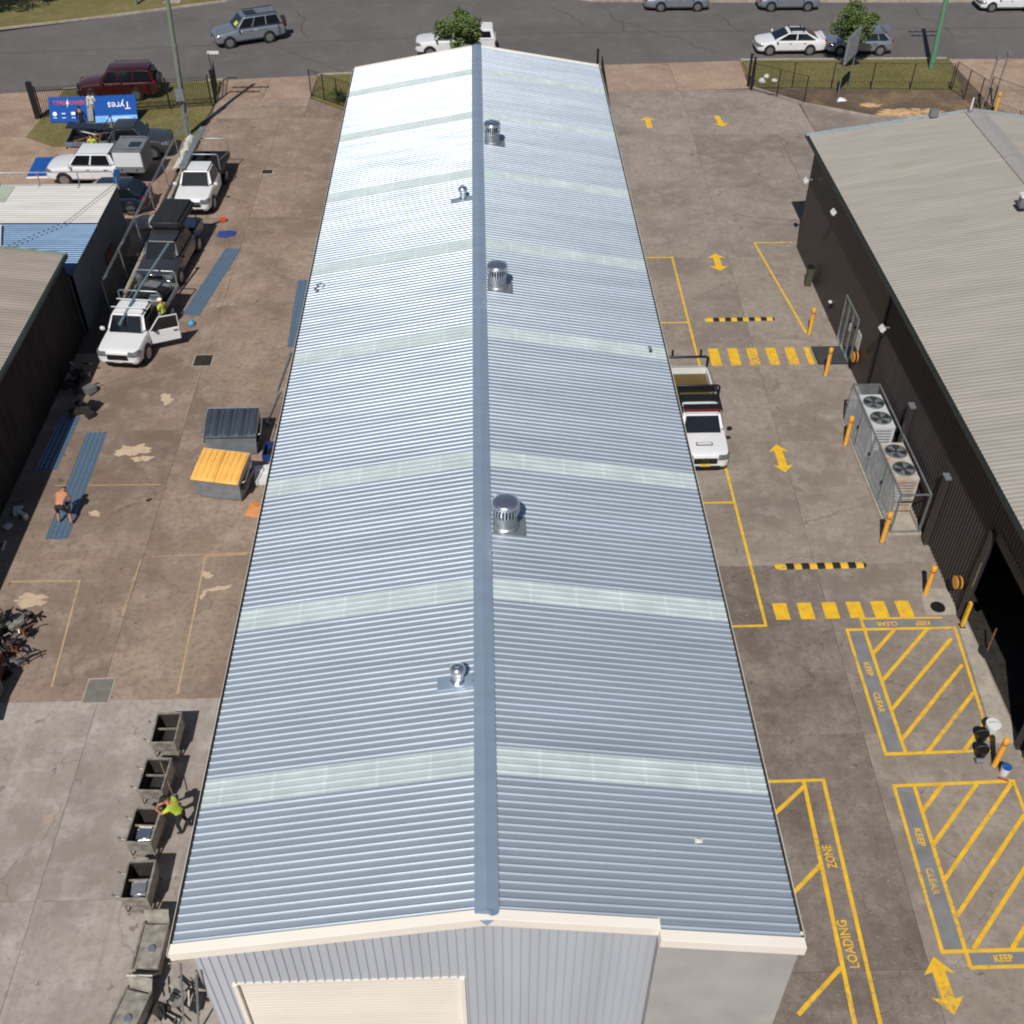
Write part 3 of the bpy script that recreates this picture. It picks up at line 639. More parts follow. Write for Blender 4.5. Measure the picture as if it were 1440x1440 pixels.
MB().add([(WX + .02, RY1 - .12, 0), (2 * RX - WX, RY1 - .12, 0), (2 * RX - WX, RY1 - .12, zr2(2 * RX - WX) - .05), (RX, RY1 - .12, RZ - .05), (WX + .02, RY1 - .12, zr2(WX) - .05)], [(0, 4, 3, 2, 1)]).build('end_wall', M_dark, bR)
MB().box((2 * RX - WX, (RYb + RY1) / 2, 2.9), (.16, RY1 - RYb - .4, 5.8)).build('side_wall', M_dark, bR)
MB().box((WX + 7, (RYb + RY1) / 2, -.02), (13.6, RY1 - RYb - 1, .06)).build('floor_slab', M_hop, bR)
MB().add([(WX + .2, RYb, ZE - .2), (RX, RYb, RZ - .12), (2 * RX - WX, RYb, EZ - .2), (2 * RX - WX, RY1 - .2, EZ - .2), (RX, RY1 - .2, RZ - .12), (WX + .2, RY1 - .2, EZ - .2)], [(0, 1, 4, 5), (1, 2, 3, 4)]).build('roof_lining', M_void, bR)
for q in (DYa - .05, DYb + .3): MB().box((WX - .03, q, DH / 2), (.2, .22, DH)).build('door_jamb', M_dark, bR, bevel=.01)
MB().box((WX + .2, (DYa + DYb) / 2, DH + .05), (.45, DYb - DYa + .2, .5)).build('door_drum_box', M_black, bR, bevel=.03)
MB().box((WX - .1, DYb + .32, 2.2), (.02, .28, 1.1)).build('notice_board', mat('notice', S(150, 142, 104), .7), bR)
# glazed sliding door with silver frame
gd = link('glass_door', None, bR)
for q in (41.02, 41.72, 42.42, 43.08): MB().box((WX + .0, q, 1.2), (.12, .07, 2.4)).build('frame_post', M_steel, gd)
for z in (.05, 2.36): MB().box((WX + .0, 42.05, z), (.11, 2.12, .07)).build('frame_rail', M_steel, gd)
for q in (41.37, 42.07, 42.75): MB().box((WX + .02, q, 1.2), (.03, .62, 2.24)).build('pane', M_glass, gd)
MB().box((WX - .05, 41.8, 1.5), (.04, .16, .36)).build('door_notice', M_wplate, gd)
# wall fittings
MB().tube([(WX - .06, 38.3, 5.8), (WX - .06, 38.3, .1)], .06, 8).build('downpipe', M_black, bR)
MB().box((WX - .06, 38.3, 5.65), (.16, .3, .3)).build('rainhead', M_black, bR)
for q in (33.6, 29.4): MB().box((WX - .12, q, 1.6), (.18, .3, 3.2)).build('cable_duct', M_dark, bR, bevel=.01); MB().box((WX - .12, q, 3.24), (.24, .36, .06)).build('duct_cap', M_grey, bR)
def flood(y, z, lab):
    t = thing('floodlight', lab, 'floodlight', (WX - .04, y, z), 0, 'floodlights on the dark wall')
    MB().tube([(0, 0, 0), (-.35, 0, .02)], .03, 6).build('arm', M_steel, t); MB().box((-.42, 0, -.02), (.14, .34, .22), 0, ry=R(35)).build('lamp_head', M_white, t, bevel=.015)
flood(46.0, 5.0, 'silver floodlight high on the smooth dark wall above the glass door'); flood(37.4, 4.3, 'white floodlight on the dark wall just past the downpipe')
flood(50.9, 4.2, 'small floodlight at the far corner of the dark wall'); flood(22.0, 5.1, 'white floodlight above the open roller door')
t = thing('wall_tap', 'small white-topped tap box low on the dark wall near the far bollard', 'tap box', (WX - .06, 44.9, .75)); MB().box((0, 0, .0), (.1, .14, .3)).build('box', M_black, t); MB().box((-.03, 0, .18), (.14, .16, .06)).build('lid', M_white, t)
t = thing('sign_plate', 'pale grey notice plate on the dark wall beside the glass door', 'sign', (WX - .02, 40.6, 1.6)); MB().box((0, 0, 0), (.02, .5, .8)).build('plate', M_wplate, t)
t = thing('post_box', 'short dark-green litter pillar against the far dark wall', 'pillar', (WX - .3, 48.0, 0)); MB().box((0, 0, .5), (.3, .3, 1.0)).build('body', mat('pillar_green', S(70, 74, 56), .6), t, bevel=.02); MB().box((0, 0, 1.03), (.34, .34, .06)).build('cap', M_black, t, bevel=.01)
def reel(y, z, lab):
    t = thing('hose_reel', lab, 'hose reel', (WX - .06, y, z), 0, 'orange hose reels'); t.scale = (.8, .8, .8)
    MB().lathe([(.04, -.22), (.3, -.22), (.3, -.19), (.16, -.17), (.16, -.05), (.3, -.03), (.3, 0), (.04, 0)], n=22, axis='x').build('spool', M_orange, t, smooth=40)
    MB().lathe([(.17, -.18), (.26, -.165), (.27, -.11), (.26, -.055), (.17, -.04)], n=22, axis='x').build('hose', M_rubber, t, smooth=60)
    MB().box((.02, 0, 0), (.05, .1, .5)).build('bracket', M_steel, t)
reel(40.2, 1.0, 'orange fire hose reel on the dark wall beside the glass door'); reel(26.35, 1.0, 'orange fire hose reel beside the open roller door')
# roof pipes
t = thing('flue_pipe', 'short square flue with pale cowl on the beige roof', 'flue', (22.6, 42.3, zr2(22.6))); MB().box((0, 0, .22), (.3, .3, .55)).build('duct', M_grey, t, bevel=.01); MB().box((0, 0, .56), (.4, .4, .14)).build('cowl', M_white, t, bevel=.03); MB().box((0, -.05, .02), (.52, .56, .05)).build('flashing', M_black, t)
t = thing('roof_mast', 'thin white mast with bracket at the far ridge of the beige roof', 'mast', (23.6, 51.8, RZ)); MB().tube([(0, 0, 0), (0, 0, .7)], .04, 6).build('pole', M_white, t); MB().box((0, 0, .1), (.2, .2, .12)).build('foot', M_steel, t)
t = thing('roof_box', 'small grey box on the far edge of the beige roof', 'box', (21.9, 51.9, zr2(21.9))); MB().box((0, 0, .22), (.4, .3, .34)).build('body', M_grey, t, bevel=.02); MB().tube([(.2, 0, 0), (.2, 0, .5)], .02, 6).build('stem', M_steel, t)

# ---------------------------------------------------------------- neighbours on the left
bA = thing('old_workshop', 'old workshop with beige ribbed roof, dark green gutter and black streaked wall', 'workshop', (0, 0, 0))
AX, AZ, AY0, AY1 = -18.65, 4.2, 14.0, 44.5; asl = .135
M_beige2 = roof_mat('aged_beige_roof', S(152, 142, 131), .6, .05, .06, .14)
am = sheet_mesh(4, .0, 9.5, asl, M_beige2, rib=.014, wide=1.8); zA = AZ + 9.5 * asl
y = AY1 - SW; i = 0
while y > AY0:
    link('roof_sheet', am, bA, (AX - 9.5, y, zA)); y -= SW; i += 1
AYb = y + SW
o = MB().add([(-23.6, 42.2, 0), (-22.0, 42.2, 0), (-21.9, 43.0, 0), (-23.5, 43.0, 0)], [(0, 1, 2, 3)]).build('roof_patch', M_cream, bA)
for v in o.data.vertices: v.co.z = AZ + (AX - v.co.x) * asl + .036
M_agut = mat('green_gutter', S(38, 58, 52), .45)
pr = [(0, .02), (.12, .02), (.14, .05), (.15, .05), (.15, -.12), (0, -.12)]; n = 6
MB().add([(AX - .02 + x, q, AZ + h - .04) for q in (AYb, AY1 + .05) for x, h in pr], [(i, (i + 1) % n, n + (i + 1) % n, n + i) for i in range(n)] + [(0, 1, 2, 3, 4, 5), (6, 7, 8, 9, 10, 11)]).build('gutter', M_agut, bA)
pts = [(AY1 - .1, .06), (AY1 + .1, .055), (AY1 + .1, -.2), (AY1 + .07, -.2), (AY1 + .07, .02), (AY1 - .1, .03)]
MB().add([(x, q, AZ + (AX - x) * asl + h) for x in (AX + .1, AX - 9.5) for q, h in pts], [(i, (i + 1) % n, n + (i + 1) % n, n + i) for i in range(n)] + [(0, 1, 2, 3, 4, 5), (6, 7, 8, 9, 10, 11)]).build('barge_cap', mat('pale_green_barge', S(128, 142, 132), .6), bA)
M_streak = mat('streaked_wall', S(54, 46, 40), .8, 0, .3, 2.2, .2, 20, col2=S(18, 16, 15), stretch=(1, 1.2, .18), rnd=.1)
y = AYb + .1
while y < AY1 - .7:
    vs_top = lambda q: AZ - .1
    n_ = 4; pr2 = [(0, 0)]
    for i in range(n_): c = .2 * (i + .5); pr2 += [(c - .04, 0), (c - .015, .025), (c + .015, .025), (c + .04, 0)]
    pr2.append((.8, 0)); k = len(pr2)
    MB().add([(AX - .14 + h, y + u, 0) for u, h in pr2] + [(AX - .14 + h, y + u, AZ - .1) for u, h in pr2], [(i, i + 1, k + i + 1, k + i) for i in range(k - 1)]).build('wall_sheet', M_streak, bA)
    y += .8
MB().add([(AX - .14, AY1 - .05, 0), (AX - 9.5, AY1 - .05, 0), (AX - 9.5, AY1 - .05, zA - .05), (AX - .14, AY1 - .05, AZ - .05)], [(0, 1, 2, 3)]).build('end_wall', M_streak, bA)
MB().add([(AX - .1, AYb, AZ - .05), (AX - 9.5, AYb, zA - .06), (AX - 9.5, AY1 - .1, zA - .06), (AX - .1, AY1 - .1, AZ - .05)], [(0, 1, 2, 3)]).build('roof_lining', M_void, bA)

bB = thing('tyre_workshop', 'low workshop with flat white and blue roof sheets and dark grey side wall', 'workshop', (0, 0, 0))
BX, BZ = -18.62, 3.2
wm = sheet_mesh(4, 0, 12, .012, M_white_roof, rib=.03, wide=1.4); bm_ = sheet_mesh(4, 0, 12, .012, M_blue_roof, rib=.03, wide=1.4); zB = BZ + 12 * .012
y = 53.3 - SW; i = 0
while y > 44.0:
    if y > 49.2:
        o = link('roof_sheet', wm, bB, (BX - 12, y, zB))
    else: link('roof_sheet', bm_, bB, (BX - 12, y, zB - .05))
    y -= SW; i += 1
M_pg = mat('pale_green_sheet', S(166, 178, 158), .6, 0, .05, 1)
MB().box((BX - 8.2, 52.35, BZ + .12), (6.2, 1.7, .03), ry=R(.7)).build('translucent_panel', M_pg, bB)
MB().box((BX - 6, 53.36, BZ - .06), (12.1, .1, .3)).build('fascia', M_white_roof, bB)
M_bwall = mat('grey_wall', S(92, 96, 102), .7, 0, .1, .8, rnd=.05)
for k in range(4): MB().box((BX - .1, 44.75 + 2.13 * k + 1.06, BZ / 2 - .05), (.16, 2.12, BZ - .12)).build('wall_panel', M_bwall, bB)
MB().box((BX - 6, 53.2, BZ / 2 - .05), (11.9, .14, BZ - .12)).build('front_wall', M_bwall, bB)
MB().box((BX - 6, 44.8, BZ / 2 - .1), (11.9, .1, BZ - .2)).build('back_wall', M_bwall, bB)
MB().box((BX + .02, 49.8, 1.3), (.05, 1.3, .5)).build('red_sign', mat('dull_red', S(96, 40, 38), .6), bB)
t = thing('guard_rail', 'galvanised pipe guard rail along the street edge of the white roof', 'guard rail', (BX, 53.3, BZ))
MB().tube([(-12, .12, .72), (-.15, .12, .72), (.0, .05, .4), (0, 0, 0)], .035, 8).build('top_rail', M_steel, t, smooth=50)
for k in range(6): MB().tube([(-1.9 - 2.0 * k, .12, .72), (-1.9 - 2.0 * k, .14, .2), (-1.9 - 2.0 * k, -.1, .02), (-1.9 - 2 * k, -.3, .08)], .03, 8).build('rail_post', M_steel, t, smooth=50)
for k in range(3): MB().box((-9.2 - .9 * k, .16, .38), (.78, .02, .55)).build('blue_banner_panel', M_navy if k % 2 else M_bluetarp, t)
t = thing('blue_flag', 'small blue sign bent over the corner of the white roof', 'sign', (BX + .05, 53.4, BZ + .25)); MB().box((0, 0, .22), (.3, .06, .7), .5, ry=.3).build('panel', mat('flag_blue', S(40, 84, 140), .6), t)
t = thing('roof_pole', 'long thin pale pipe laid diagonally across the blue and white roof', 'pipe', (-20.0, 49.0, BZ)); MB().tube([(-3.0, -3.2, .2), (0, .2, .18), (1.3, 4.1, .17)], .018, 6).build('pipe', M_steel, t)
t = thing('roof_strut', 'short white strut on the blue roof sheets', 'strut', (-22.9, 48.2, BZ)); MB().tube([(-.2, .8, .14), (.35, -1.1, .1)], .05, 6).build('bar', M_white, t)

# ---------------------------------------------------------------- vehicles
def quad_panel(mb, A, B, C, D, u0, u1, v0, v1, th=.012, mi=0):
    """thin pane inside the quad A-B-C-D (u along A>B, v along A>D), standing just proud of it"""
    A, B, C, D = map(Vector, (A, B, C, D)); f = lambda u, v: (A * (1 - u) + B * u) * (1 - v) + (D * (1 - u) + C * u) * v
    p = [f(u0, v0), f(u1, v0), f(u1, v1), f(u0, v1)]; n = (p[1] - p[0]).cross(p[3] - p[0]).normalized() * th
    mb.add([q + n for q in p] + [q - n for q in p], [(0, 1, 2, 3), (0, 4, 5, 1), (1, 5, 6, 2), (2, 6, 7, 3), (3, 7, 4, 0)], mi); return mb
def wheel_mesh(r, w=.23):
    t = MB().lathe([(r * .62, -w / 2), (r * .93, -w / 2), (r, -w / 2 + .04), (r, w / 2 - .04), (r * .93, w / 2), (r * .62, w / 2)], n=22, axis='y').mesh('tyre', M_rubber, smooth=35)
    mb = MB().lathe([(r * .63, -w / 2 + .01), (r * .63, w / 2 - .01)], n=18, axis='y', mi=1)
    for s in (-1, 1):
        mb.lathe([(r * .5, s * (w / 2 - .012)), (r * .66, s * (w / 2 + .004))] if s > 0 else [(r * .66, s * (w / 2 + .004)), (r * .5, s * (w / 2 - .012))], n=18, axis='y', mi=0)
        for k in range(5):
            a = 2 * math.pi * k / 5
            mb.box((r * .32 * math.cos(a), s * (w / 2 - .004), r * .32 * math.sin(a)), (r * .6, .03, r * .17), 0, 0, 0, -a)
    return t, mb.mesh('rim', [M_rim, M_black])
WM = {}
def car(name, label, cat, x, y, deg, paint, L=4.6, W=1.8, H=1.45, belt=.95, nose=.72, hood=.88, wb=(.85, 3.55), r=.335, cab=(1.05, 2.05, 3.2, 4.2), end=None, zb=.24,
        tail=.86, doors=((1.35, 2.35), (2.4, 3.3)), win=((.06, .46), (.5, .92)), rearwin=True, group=None, trim=None, hl=True, bar=True, plate=None, door_open=None):
    t = thing(name, label, cat, (x, y, 0), R(deg), group); X = lambda f: L / 2 - f; w = W / 2; e = end or L
    trim = trim or paint; t.scale = (1.0 if L > 5.6 else 1.06, 1.06, 1.06)
    # lower body: a loft of eleven-point sections
    st = [(0, w * .8, zb + .16, nose - .05), (.025, w * .88, zb + .08, nose), (.09, w * .94, zb + .02, nose + .05), (.3, w * .985, zb, hood - .05), (.62, w, zb, hood - .01), (cab[0] * .86, w, zb, hood + (belt - hood) * .55), (cab[0], w, zb, belt - .01), (cab[1], w, zb, belt),
          (cab[3] - .3, w, zb, belt)] + ([(e - .55, w, zb, tail), (e - .2, w * .97, zb + .03, tail), (e - .06, w * .92, zb + .08, tail - .03), (e, w * .82, zb + .14, tail - .12)] if not end else [(e - .12, w, zb, belt), (e - .05, w * .98, zb + .04, belt), (e, w * .95, zb + .08, belt - .02)])
    mb = MB(); sec = []
    for f, hw, b, z in st:
        half = [(hw * .86, b), (hw * .98, b + .1), (hw, b + (z - b) * .5), (hw * .985, z - .12), (hw * .93, z - .03), (hw * .5, z + .018)]
        sec.append([(X(f), -a, c) for a, c in half] + [(X(f), 0, z + .03)] + [(X(f), a, c) for a, c in half[::-1]])
    k = len(sec[0]); vs = [p for s in sec for p in s]
    fs = [(i * k + j, i * k + (j + 1) % k, (i + 1) * k + (j + 1) % k, (i + 1) * k + j) for i in range(len(sec) - 1) for j in range(k)]
    fs += [tuple(range(k)), tuple(range((len(sec) - 1) * k, len(sec) * k))[::-1]]
    mb.add(vs, fs); body = mb.build('body', paint, t, smooth=38)
    # cabin shell and glass
    xa, xb, xc, xd = map(X, cab); wl_, wr = w * .93, w * .76; zb_ = belt - .03
    c = [(xa, -wl_, zb_), (xa, wl_, zb_), (xd, wl_, zb_), (xd, -wl_, zb_), (xb, -wr, H - .03), (xb, wr, H - .03), (xc, wr, H - .03), (xc, -wr, H - .03)]
    mb = MB().add(c, [(0, 3, 2, 1), (4, 5, 6, 7), (0, 1, 5, 4), (1, 2, 6, 5), (2, 3, 7, 6), (3, 0, 4, 7)]); mb.build('cabin', paint, t, bevel=.12, seg=4)
    MB().add([(xb - .03, -wr * .9, H - .032), (xb - .03, wr * .9, H - .032), (xc + .03, wr * .9, H - .032), (xc + .03, -wr * .9, H - .032), (xb - .2, -wr * .6, H), (xb - .2, wr * .6, H), (xc + .2, wr * .6, H), (xc + .2, -wr * .6, H)],
             [(4, 7, 6, 5), (0, 4, 5, 1), (1, 5, 6, 2), (2, 6, 7, 3), (3, 7, 4, 0)]).build('roof', paint, t, smooth=60)
    quad_panel(MB(), c[0], c[1], c[5], c[4], .08, .92, .1, .9).build('windscreen', M_glass, t)
    if rearwin: quad_panel(MB(), c[2], c[3], c[7], c[6], .1, .9, .18, .9).build('rear_window', M_glass, t)
    for u0, u1 in win:
        quad_panel(MB(), c[1], c[2], c[6], c[5], u0, u1, .16, .88).build('side_window', M_glass, t)
        quad_panel(MB(), c[0], c[3], c[7], c[4], u0, u1, .16, .88, th=-.012).build('side_window', M_glass, t)
    # doors with handles
    for sgn in (-1, 1):
        for di, (d0, d1) in enumerate(doors):
            opened = door_open and door_open[0] == sgn and di == 0
            dw = d1 - d0; z0, z1 = zb + .13, belt - .1
            dp = link('door', None, t) if opened else None
            if opened:
                dp.location = (X(d0), sgn * (w + .01), 0); dp.rotation_euler = (0, 0, -sgn * R(door_open[1]))
                MB().add([(0, -.03, z0), (-dw, -.03, z0), (-dw, -.03, z1 + .05), (0, -.03, z1 + .05), (0, .03, z0), (-dw, .03, z0), (-dw, .03, z1 + .05), (0, .03, z1 + .05)], [(0, 1, 2, 3), (7, 6, 5, 4), (0, 4, 5, 1), (1, 5, 6, 2), (2, 6, 7, 3), (3, 7, 4, 0)]).build('door_skin', paint, dp, bevel=.02)
                MB().tube([(0, 0, z1 + .05), (-.5, 0, H - .1), (-dw, 0, H - .12), (-dw, 0, z1 + .05)], .03, 6).build('window_frame', paint, dp)
                MB().add([(-.05, 0, z1 + .06), (-.5, 0, H - .12), (-dw + .03, 0, H - .14), (-dw + .03, 0, z1 + .06)], [(0, 1, 2, 3)]).build('door_glass', M_glass, dp)
                MB().box((-.22, sgn * .12, belt + .08), (.12, .2, .16)).build('mirror', M_black, dp, bevel=.03)
                MB().box((-dw + .16, sgn * .04, z1 - .08), (.18, .03, .05)).build('door_handle', M_black, dp)
                MB().box((X((d0 + d1) / 2), sgn * (w - .01), (zb + H) / 2 + .03), (dw * .9, .06, H - zb - .3)).build('door_opening', M_void, t)
            else:
                d = MB().box((X((d0 + d1) / 2), sgn * (w + .001), (z0 + z1) / 2), (dw, .012, z1 - z0)).build('door', paint, t, bevel=.005, seg=1)
                MB().box((X(d1 - .16), sgn * (w + .02), z1 - .05), (.18, .03, .04)).build('handle', trim if trim is not paint else M_chrome, d)
    for sgn in (-1, 1):
        if not (door_open and door_open[0] == sgn):
            mb = MB().box((xa - .22, sgn * (w + .13), belt + .08), (.12, .2, .16)).build('mirror', trim, t, bevel=.03)
        if hl:
            rows = [[(-.012, .5, -.17), (-.012, .79, -.17), (.03, .91, -.16), (.12, .965, -.13), (.36, 1.006, -.1)], [(-.012, .5, -.05), (-.012, .79, -.05), (.03, .91, -.04), (.12, .965, -.01), (.36, 1.004, .02)], [(.05, .52, .048), (.05, .76, .046), (.09, .85, .058), (.17, .9, .078), (.38, .995, .0)]]
            pts = [(X(f), sgn * w * yy, nose + zz) for r_ in rows for f, yy, zz in r_]
            fs = [(5 * i + j, 5 * i + j + 1, 5 * i + j + 6, 5 * i + j + 5) for i in range(2) for j in range(4)]
            MB().add(pts, fs if sgn > 0 else [f[::-1] for f in fs]).build('headlight', M_lamp, t, smooth=50)
        MB().box((X(e if end else L) + .1, sgn * w * .83, (belt if not end else belt) - .12), (.16, .16, .3), 0).build('tail_light', M_tail, t, bevel=.02) if not end else None
    gh = .3 if zb > .3 else .17
    MB().box((X(.03), 0, nose - .06 - gh / 2), (.09, w * 1.0, gh)).build('grille', M_black, t, bevel=.02)
    MB().box((X(.015), 0, zb + .1), (.07, w * 1.25, .11)).build('lower_intake', M_black, t, bevel=.02)
    MB().box((X(.045), 0, nose - .11), (.09, w * .9, .025)).build('grille_bar', M_chrome if bar else M_black, t)
    MB().box((X(.09), 0, zb + .2), (.22, w * 1.62, .16)).build('bumper', paint, t, bevel=.05)
    MB().box((X(-.015), 0, zb + .2), (.02, .38, .12)).build('number_plate', plate or M_wplate, t)
    if not end: MB().box((X(L - .07), 0, zb + .2), (.2, w * 1.7, .22)).build('rear_bumper', trim, t, bevel=.05); MB().box((X(L + .03), 0, zb + .42), (.02, .38, .12)).build('number_plate', M_wplate, t)
    MB().box((X((wb[0] + wb[1]) / 2), 0, zb + .02), (wb[1] - wb[0] + 1.1, W * .8, .16)).build('underbody', M_black, t)
    # wheels
    if r not in WM: WM[r] = wheel_mesh(r)
    for f in wb:
        for sgn in (-1, 1):
            MB().lathe([(r * 1.16, -.012), (r * 1.16, .0), (r * 1.1, .02), (r * .5, .02)], n=22, axis='y').build('wheel_arch', M_black, t, loc=(X(f), sgn * (w - .012) if sgn > 0 else -(w + .008), r + .02))
            o = link('wheel', WM[r][0], t, (X(f), sgn * (w - .085), r)); link('rim', WM[r][1], o)
    return t, X, w
def box_open(mb, x0, x1, y0, y1, z0, z1, th=.04, mi=0, mif=0):
    mb.box(((x0 + x1) / 2, (y0 + y1) / 2, z0 + th / 2), (x1 - x0, y1 - y0, th), mi=mif)
    for q in (y0 + th / 2, y1 - th / 2): mb.box(((x0 + x1) / 2, q, (z0 + th + z1) / 2), (x1 - x0, th, z1 - z0 - th), mi=mi)
    for q in (x0 + th / 2, x1 - th / 2): mb.box((q, (y0 + y1) / 2, (z0 + th + z1) / 2), (th, y1 - y0 - 2 * th, z1 - z0 - th), mi=mi)
    return mb
UTE = dict(L=5.3, W=1.86, H=1.79, belt=1.12, nose=.93, hood=1.06, wb=(.95, 4.1), r=.38, zb=.34, tail=1.1)
single = dict(cab=(1.2, 1.78, 2.9, 3.12), end=3.15, doors=((1.5, 2.75),), win=((.08, .88),))
dual = dict(cab=(1.2, 1.8, 3.55, 3.8), end=3.85, doors=((1.5, 2.5), (2.55, 3.45)), win=((.06, .46), (.5, .92)))
extra = dict(cab=(1.2, 1.72, 3.15, 3.4), end=3.45, doors=((1.5, 2.6),), win=((.06, .58), (.64, .92)))
def tub(t, X, w, paint, f0, L, z0=.62, z1=1.14, floor=None, name='tub'):
    box_open(MB(), X(L - .03), X(f0), -w * .97, w * .97, z0, z1, .06, 0, 1).build(name, [paint, floor or M_black], t, bevel=0)
    MB().box((X(L + .02), 0, (z0 + z1) / 2 + .02), (.05, w * 1.86, z1 - z0 - .06)).build('tailgate', paint, t, bevel=.02)
    for s in (-1, 1): MB().box((X(L + .02), s * w * .9, z1 - .2), (.08, .12, .3)).build('tail_light', M_tail, t, bevel=.02)
    MB().box((X(L - .6), 0, .5), (1.5, w * 1.5, .2)).build('chassis', M_black, t)
def tray(t, X, w, f0, L, z0=.86, h=.26, m=M_steel, floor=M_black):
    box_open(MB(), X(L), X(f0), -w, w, z0, z0 + h, .035, 0, 1).build('tray', [m, floor], t)
    MB().box((X((f0 + L) / 2), 0, z0 - .14), (L - f0 - .1, .9, .2)).build('chassis', M_black, t)
    for s in (-1, 1):
        MB().box((X(4.1), s * (w - .12), z0 - .06), (1.0, .26, .04)).build('mudguard', M_black, t); MB().box((X(L + .01), s * w * .8, z0 - .07), (.05, .28, .1)).build('tail_light', M_tail, t)
def hoop(t, X, f, w, z0, z1, m, rr=.03, name='rack_hoop'):
    MB().tube([(X(f), -w, z0), (X(f), -w, z1 - .06), (X(f), -w + .08, z1), (X(f), w - .08, z1), (X(f), w, z1 - .06), (X(f), w, z0)], rr, 8).build(name, m, t, smooth=50)
# 1 white dual cab by the right wall of the shed
UTE2 = dict(UTE); UTE2.update(L=5.95, wb=(.98, 4.45))
t, X, w = car('pickup_truck', 'white pickup with black roof rack and yellow plate beside the silver shed', 'pickup', 8.62, 36.45, -90, M_white, **UTE2, cab=(1.2, 1.66, 2.95, 3.15), end=3.2, doors=((1.45, 2.6),), win=((.06, .88),), trim=M_black, plate=M_plate, bar=False)
tub(t, X, w, M_white, 3.3, 5.95, .74, 1.12, M_olive)
MB().box((X(5.9), 0, .95), (.06, w * 1.8, .34)).build('tailgate_liner', M_white, t)
hoop(t, X, 3.22, w * .95, 1.1, 2.0, M_black, .045); hoop(t, X, 5.88, w * .95, 1.05, 1.62, M_black, .055)
for s in (-1, 1): MB().tube([(X(5.88), s * w * .62, 1.6), (X(5.98), s * w * .62, 1.9)], .05, 6).build('rack_horn', M_black, t); MB().tube([(X(1.7), s * w * .8, 1.86), (X(3.22), s * w * .8, 1.94)], .04, 6).build('rack_rail', M_black, t); MB().tube([(X(3.22), s * w * .95, 1.6), (X(5.88), s * w * .95, 1.2)], .02, 6).build('tray_rope_rail', M_steel, t)
for f in (1.78, 1.98, 2.4, 2.62, 3.0, 3.18): MB().box((X(f), 0, 1.92), (.2 if f > 2.5 else .16, w * 1.5, .035)).build('rack_slat', M_black, t)
MB().box((X(1.66), 0, 1.93), (.04, w * 1.45, .04)).build('red_light_bar', M_tail, t)
MB().box((X(.62), 0, 1.085), (.2, .62, .02)).build('hood_label', M_black, t, bevel=.004); MB().box((X(.62), 0, 1.094), (.14, .55, .014)).build('hood_label_face', M_white, t)
tri = MB()
for a in range(3):
    q = math.radians(90 + 120 * a); cx, cz = .05 * math.cos(q), .05 * math.sin(q)
    tri.add([(X(-.02), cx, cz + .79), (X(-.02), cx + .05 * math.cos(q + .55), cz + .79 + .05 * math.sin(q + .55)), (X(-.02), cx * 1.9, .79 + cz * 1.9), (X(-.02), cx + .05 * math.cos(q - .55), cz + .79 + .05 * math.sin(q - .55))], [(0, 1, 2, 3)])
tri.build('emblem', M_chrome, t)
# 2 white utility with its door open
t, X, w = car('pickup_truck', 'white single-cab utility with driver door open and long pipe on its racks', 'pickup', -16.05, 44.2, -97, M_white, **UTE, **single, door_open=(1, 62))
tray(t, X, w, 3.25, 5.5, .84, .24, M_steel, M_black)
for f in (2.1, 2.75): MB().tube([(X(f), -w * .82, 1.86), (X(f), w * .82, 1.86)], .025, 6).build('roof_bar', M_white, t); [MB().box((X(f), s * w * .72, 1.82), (.08, .1, .08)).build('bar_foot', M_black, t) for s in (-1, 1)]
hoop(t, X, 3.3, w * .96, 1.0, 1.96, M_steel, .035); hoop(t, X, 5.4, w * .96, 1.0, 1.75, M_steel, .035)
MB().tube([(X(1.15), -.1, 1.62), (X(3.3), .05, 2.02), (X(6.8), .3, 2.36)], .055, 8).build('carried_pipe', mat('teal_steel', S(118, 142, 150), .45, .3), t)
for i, (f, q, sz, m) in enumerate(((3.7, -.4, (.7, .7, .4), M_tarp), (3.75, .45, (.6, .5, .5), M_steel), (4.5, -.3, (.8, .8, .35), M_tarp), (4.6, .5, (.5, .6, .45), M_black), (5.15, .1, (.5, 1.2, .3), M_grey))):
    MB().box((X(f), q, .9 + sz[2] / 2), sz, random.uniform(-.3, .3)).build('tool_crate', m, t, bevel=.05)
# 3 dark dual cab with black rooftop tent
t, X, w = car('pickup_truck', 'dark grey dual-cab pickup with black rooftop bag parked by the boundary fence', 'pickup', -15.95, 50.9, -95, M_char, **UTE, **dual)
tub(t, X, w, M_char, 3.87, 5.3)
MB().box((X(3.9), 0, 2.06), (2.5, 1.5, .42)).build('rooftop_bag', M_tarp, t, bevel=.13, seg=3); MB().box((X(3.9), 0, 1.83), (2.2, 1.3, .05)).build('bag_base', M_black, t)
for f in (2.9, 4.9): hoop(t, X, f, w * .8, 1.1, 1.83, M_black, .03)
MB().tube([(X(.3), -w * .62, .55), (X(-.12), -w * .6, .75), (X(-.12), -w * .55, 1.05), (X(-.12), w * .55, 1.05), (X(-.12), w * .6, .75), (X(.3), w * .62, .55)], .04, 8).build('bull_bar', M_chrome, t, smooth=50)
MB().box((X(-.1), 0, .62), (.2, w * 1.8, .3)).build('steel_bumper', M_chrome, t, bevel=.05)
MB().box((X(4.7), 0, 1.18), (1.1, w * 1.8, .08)).build('tub_cover', M_silver, t, bevel=.03)
